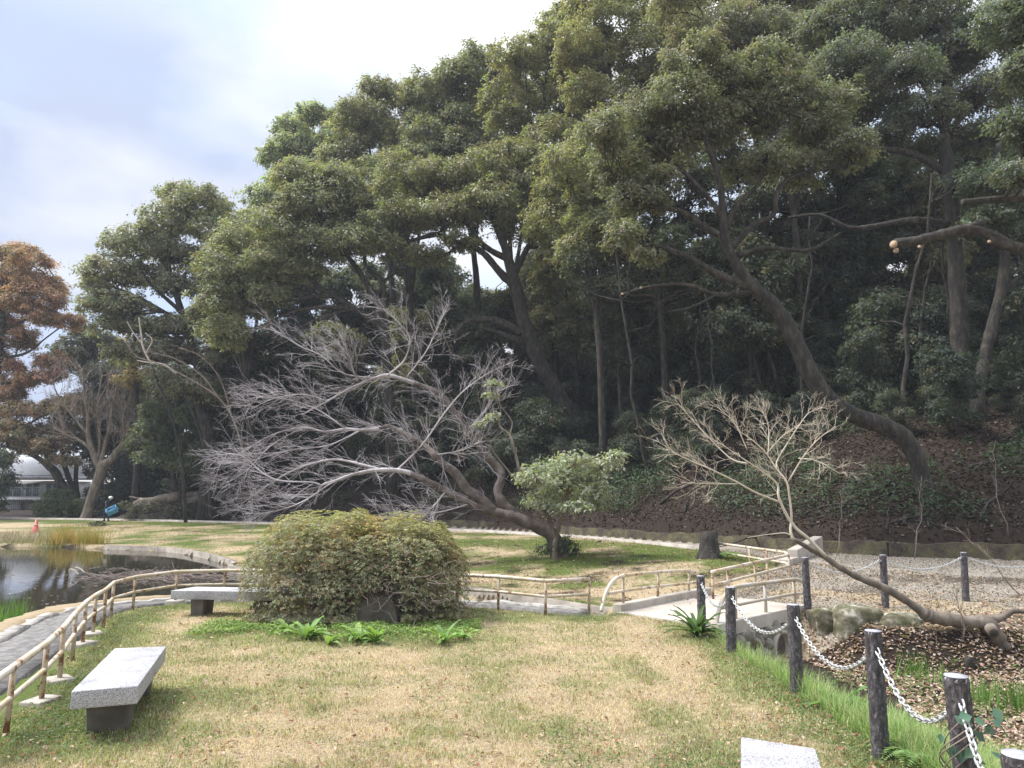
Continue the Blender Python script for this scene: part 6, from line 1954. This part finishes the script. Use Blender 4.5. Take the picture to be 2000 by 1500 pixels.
col = palette(n, (.54, .45, .32), rng, .38, (.34, .22, .15), .28)
gcol = palette(n, (.235, .25, .115), rng, .35, (.37, .35, .19), .35)
col[isg] = gcol[isg]
ln = np.where(isg, rng.uniform(.025, .075, n), rng.uniform(.02, .05, n))
tone = .72 + .55 * fbm(x + 17, y + 3, .35) ; col = np.clip(col * tone[:, None], 0, 1)
ln = ln * (.6 + 1.1 * fbm(x + 2, y + 31, .25))
vv, tt, cc2 = blades(x, y, ln, np.where(isg, .007, .006) * (.7 + .08 * y), col, rng, 1.05, 2)
tag(link('lawn_grass', mesh_np('lawn_grass', vv, tt, cc2), M['grass']), kind='stuff')
# small round-leaved weeds in patches
x, y = scatter(260000, -7.2, 3.4, 4.4, 15, rng)
m = lawn_ok(x, y); x, y = x[m], y[m]
_, _, zm_, _ = zones(x, y)
m = rng.random(len(x)) < np.clip((zm_ - .3) * .8, 0, .7) + np.clip((fbm(x + 13, y + 2, .8) - .60) * 2.0, 0, .3)
x, y = x[m], y[m]; n = len(x)
pos = np.column_stack([x, y, H(x, y) + rng.uniform(.008, .045, n)])
vv, tt, cc2 = leaves(pos, np.tile([0, 0, 1.0], (n, 1)) + rng.normal(size=(n, 3)) * .45, .022, .017, palette(n, (.12, .18, .055), rng, .35, (.2, .23, .13), .2), rng)
tag(link('clover_weeds', mesh_np('clover_weeds', vv, tt, cc2), M['grass']), kind='stuff')
# weeds round the foot of the bush
n = 16000
x = rng.uniform(-4.9, -.5, n); y = 11.5 + rng.normal(size=n) * .32 + .25 * np.abs(x + 2.4) * .4
m = rng.random(n) < np.clip(.25 + (fbm(x, y, .4) - .35) * 2.5, 0, 1); x, y = x[m], y[m]; n = len(x)
hgt = .16 * fbm(x + 4, y, .35) * rng.random(n)
pos = np.column_stack([x, y, H(x, y) + .01 + hgt])
vv, tt, cc2 = leaves(pos, np.tile([0, -.2, 1.0], (n, 1)) + rng.normal(size=(n, 3)) * .5, .045, .026, palette(n, (.17, .26, .07), rng, .4, (.26, .3, .1), .25), rng)
tag(link('ground_weeds', mesh_np('ground_weeds', vv, tt, cc2), M['grass']), kind='stuff')
# fallen leaves: lawn, hollow, slope, bank
def dead_leaves(x, y, size, base, alt, alt_p, rng, name, lift=.012):
    n = len(x)
    pos = np.column_stack([x, y, H(x, y) + lift + rng.uniform(0, .02, n)])
    vv, tt, cc2 = leaves(pos, np.tile([0, 0, 1.0], (n, 1)) + rng.normal(size=(n, 3)) * .35, size, size * .55, palette(n, base, rng, .4, alt, alt_p), rng, droop=.1, fold=.3)
    return tag(link(name, mesh_np(name, vv, tt, cc2), M['dry']), kind='stuff')
x, y = scatter(9000, -7, 3.4, 4.4, 15, rng); m = lawn_ok(x, y) & (rng.random(9000) < .3 + .6 * sstep(1.2, 3, x) + .35 * sstep(-3, -4.4, x)); x, y = x[m], y[m]
dead_leaves(x, y, .05, (.22, .11, .06), (.42, .3, .22), .3, rng, 'lawn_leaves', .02)
n = 60000
x = rng.uniform(3.4, 13, n); y = rng.uniform(4, 14, n); m = in_poly(CREEK, x, y) & (x > 4.5 + 1.1 * fbm(x, y, .8) + .9 * sstep(9, 5, y)) & (rng.random(n) < .35 + 1.1 * fbm(x + 8, y, .6)) ; x, y = x[m], y[m]
dead_leaves(x, y, .07, (.29, .19, .14), (.47, .37, .29), .45, rng, 'hollow_leaves')
n = 14000
x = rng.uniform(4.2, 12, n); y = rng.uniform(5, 12.5, n); pn = fbm(x + 3, y + 1, 1.1)
m = in_poly(CREEK, x, y) & (pn > .50); x, y = x[m], y[m]; n = len(x)
pos = np.column_stack([x, y, H(x, y) + .03 + .1 * rng.random(n)])
vv, tt, cc2 = leaves(pos, np.tile([0, 0, 1.0], (n, 1)) + rng.normal(size=(n, 3)) * .5, .05, .025, palette(n, (.13, .19, .06), rng, .35), rng)
tag(link('hollow_weeds', mesh_np('hollow_weeds', vv, tt, cc2), M['grass']), kind='stuff')
n = 150000
x = rng.uniform(-10, 26, n); y = rng.uniform(16, 44, n); d = hill_d(x, y); m = (d > .15) & (d < 9) & (rng.random(n) < sstep(-.1, .5, fbm(x, y, 1.2)) * .9); x, y = x[m], y[m]
dead_leaves(x, y, .12, (.055, .038, .030), (.16, .12, .095), .15, rng, 'slope_leaves')
n = 190000
x = rng.uniform(-14, 26, n); y = rng.uniform(18, 50, n); d = hill_d(x, y)
pn = fbm(x + 20, y + 5, 2.2) + .25 * (fbm(x, y, .7) - .5)
m = (d > .6) & (d < 14) & (pn > .55 - .08 * sstep(1, 4, d)); x, y, pn = x[m], y[m], pn[m]; n = len(x)
pos = np.column_stack([x, y, H(x, y) + .03 + rng.random(n) * np.clip((pn - .47) * 6, 0.05, .8)])
vv, tt, cc2 = leaves(pos, np.tile([-.2, -.3, 1.0], (n, 1)) + rng.normal(size=(n, 3)) * .5, .15, .06, palette(n, (.055, .085, .038), rng, .35), rng)
tag(link('slope_undergrowth', mesh_np('slope_undergrowth', vv, tt, cc2), M['leaf']), kind='stuff')
n = 26000
x = rng.uniform(-9, 13, n); y = rng.uniform(13, 30, n); dp, sp = line_dist(PATH_NEAR, x, y)
m = (in_poly(BANK, x, y) | ((sp > 0) & (x > 3.4) & ~in_poly(CREEK, x, y))) & (rng.random(n) < np.clip(fbm(x + 4, y, 1.4) * 1.4 - .3, 0, 1)); x, y = x[m], y[m]
dead_leaves(x, y, .075, (.22, .14, .09), (.4, .3, .22), .3, rng, 'bank_leaves')
# grass and moss tufts on the banks
n = 170000
x = rng.uniform(-28, 9, n); y = rng.uniform(13.5, 52, n); m = in_poly(BANK, x, y); x, y = x[m], y[m]
_, _, zm_, _ = zones(x, y); n = len(x)
isg = rng.random(n) < np.clip(zm_ * 1.1, 0, .95)
col = palette(n, (.30, .225, .12), rng, .35); col[isg] = palette(n, (.13, .17, .035), rng, .35, (.2, .22, .05), .3)[isg]
vv, tt, cc2 = blades(x, y, rng.uniform(.03, .10, n), np.full(n, .012) * (.5 + y / 26), col, rng, .9, 2)
tag(link('bank_grass', mesh_np('bank_grass', vv, tt, cc2), M['grass']), kind='stuff')
# gravel pebbles scattered on the apron
n = 30000
x = rng.uniform(3.5, 14, n); y = rng.uniform(13, 24, n); dp, sp = line_dist(PATH_NEAR, x, y)
m = ((sp > 0) | (hill_d(x, y) < 0)) & ~in_poly(BANK, x, y) & ~in_poly(CREEK, x, y); x, y = x[m], y[m]; n = len(x)
pos = np.column_stack([x, y, H(x, y) + .008])
vv, tt, cc2 = leaves(pos, np.tile([0, 0, 1.0], (n, 1)) + rng.normal(size=(n, 3)) * .5, .035, .03, palette(n, (.3, .26, .21), rng, .5, (.12, .09, .06), .35), rng, droop=0)
tag(link('path_gravel', mesh_np('path_gravel', vv, tt, cc2), M['dry']), kind='stuff')
# long grass along the stream behind the posts
n = 150000
x, y = scatter(n, 2.9, 6.8, 4.2, 12.6, rng)
lim = np.interp(y, [4.2, 6, 8, 10, 11.5, 12.4], [6.6, 5.9, 5.2, 4.5, 4.1, 4.0]); lo = np.interp(y, [4.2, 6.2, 8, 10, 12.2], [3.25, 3.05, 3.0, 2.9, 3.1])
m = (x > lo) & (x < lim + .4 * (fbm(x, y, .7) - .5)) & (rng.random(n) < .45 + .8 * fbm(x + 2, y, .6)); x, y = x[m], y[m]; n = len(x)
vv, tt, cc2 = blades(x, y, rng.uniform(.12, .40, n) * np.where(y > 9.5, .6, 1), np.full(n, .008), palette(n, (.22, .33, .11), rng, .35, (.42, .40, .22), .25), rng, .75, 4)
tag(link('long_grass', mesh_np('long_grass', vv, tt, cc2), M['grass']), kind='stuff')
# iris clumps
for k, (u, v, lab, n_, l_) in enumerate([(1790, 1320, 'iris-like sword leaves between the two nearest posts, at the edge of the fallen leaves', 46, .42), (1830, 1335, 'smaller iris clump right of the first, behind the vine post top', 26, .34), (1965, 1385, 'dense bright iris bed at the right edge', 120, .42), (1910, 1370, 'thin iris clump between the vine post and the right edge bed', 40, .34)]):
    p_ = hit(u, v); w = .28 if n_ > 100 else .16
    x = p_[0] + rng.normal(size=n_) * w; y = p_[1] + rng.normal(size=n_) * w * .6
    vv, tt, cc2 = blades(x, y, l_ * rng.uniform(.6, 1.15, n_), np.full(n_, .024), palette(n_, (.12, .21, .05), rng, .3), rng, .25, 3)
    tag(link('iris_clump', mesh_np('iris_clump', vv, tt, cc2), M['grass']), lab, 'plant', 'iris clumps by the stream')
n_ = 700
f = rng.random(n_); x = -8.95 - .3 * rng.random(n_) + .5 * f * 0; y = 9.8 + 4.2 * f
x = np.interp(y, [9.2, 12, 14, 14.9], [-8.35, -8.8, -9.1, -8.6]) - .5 * rng.random(n_) ** 1.5
vv, tt, cc2 = blades(x, y, rng.uniform(.35, .75, n_), np.full(n_, .022), palette(n_, (.12, .23, .05), rng, .3), rng, .22, 3, np.full(n_, WATER_Z - .1))
tag(link('water_iris', mesh_np('water_iris', vv, tt, cc2), M['grass']), kind='stuff')
n_ = 2600
y = rng.uniform(7.5, 11.6, n_); x = np.interp(y, [7, 9.2, 11.6], [-7.6, -8.0, -8.6]) - .75 * rng.random(n_) ** 1.3
vv, tt, cc2 = blades(x, y, rng.uniform(.25, .7, n_), np.full(n_, .014), palette(n_, (.2, .22, .08), rng, .3, (.4, .32, .18), .4), rng, .55, 3, np.full(n_, WATER_Z + .05))
tag(link('shore_grass', mesh_np('shore_grass', vv, tt, cc2), M['grass']), kind='stuff')
# mat of dead reeds and sticks lying in the pond
mb = MB()
for k in range(240):
    a = np.array([-9.9 + rng.normal() * 1.15, 21.0 + rng.normal() * .55, WATER_Z + rng.uniform(0, .08)])
    an = rng.random() * 6.28; l_ = rng.uniform(.2, .9)
    mb.tube(wobble(a, a + np.array([math.cos(an) * l_, math.sin(an) * l_, rng.uniform(-.03, .12 if k % 9 else .35)]), 4, .2, rng), .007, 4, cap=False)
tag(mb.build('dead_reed_mat', M['twig_brown']), kind='stuff')
n = 2600
x = rng.uniform(-24, -8.6, n); y = rng.uniform(11, 31, n); m = in_poly(POND, x, y) & (rng.random(n) < fbm(x, y, 3) * 1.2); x, y = x[m], y[m]; n = len(x)
pos = np.column_stack([x, y, np.full(n, WATER_Z + .004)])
vv, tt, cc2 = leaves(pos, np.tile([0, 0, 1.0], (n, 1)), .09, .06, palette(n, (.14, .10, .08), rng, .4, (.35, .28, .26), .25), rng, droop=0, fold=.02)
tag(link('floating_leaves', mesh_np('floating_leaves', vv, tt, cc2), M['dry']), kind='stuff')
for k, (u, v, u1, v1, lab) in enumerate([(140, 1128, 146, 1115, 'short dead lotus stalk bent over the pond, left one'), (150, 1122, 158, 1112, 'curved white dead stalk standing out of the pond'), (186, 1122, 192, 1118, 'dark bent stalk in the pond right of the white one')]):
    a = G(u, v, WATER_Z); b = P(u1, v1, a[1])
    mb = MB(); mb.tube(spline([a - np.array([0, 0, .1]), a * .5 + b * .5 + np.array([-.12, 0, .12]), b, b + np.array([.12, 0, -.1])], 5), .018, 6)
    tag(mb.build('dead_stalk', M['twig_maple'] if k < 2 else M['bark'], None, True), lab, 'stalk', 'dead lotus stalks')

# ------------------------------------------------------------------ thin scattering volume, added to lift the dark tones of the wood
hb = MB()
hb.box((0, 45, -2.2), 190, 130, 45)
hm = bpy.data.materials.new('added_haze')
hm.use_nodes = True
hn = hm.node_tree
hn.nodes.clear()
ho_ = hn.nodes.new('ShaderNodeOutputMaterial')
hv = hn.nodes.new('ShaderNodeVolumePrincipled')
hv.inputs['Color'].default_value = (0.86, 0.91, 1.0, 1)
hv.inputs['Density'].default_value = 0.0006
hn.links.new(hv.outputs['Volume'], ho_.inputs['Volume'])
tag(hb.build('added_haze', hm), kind='stuff')
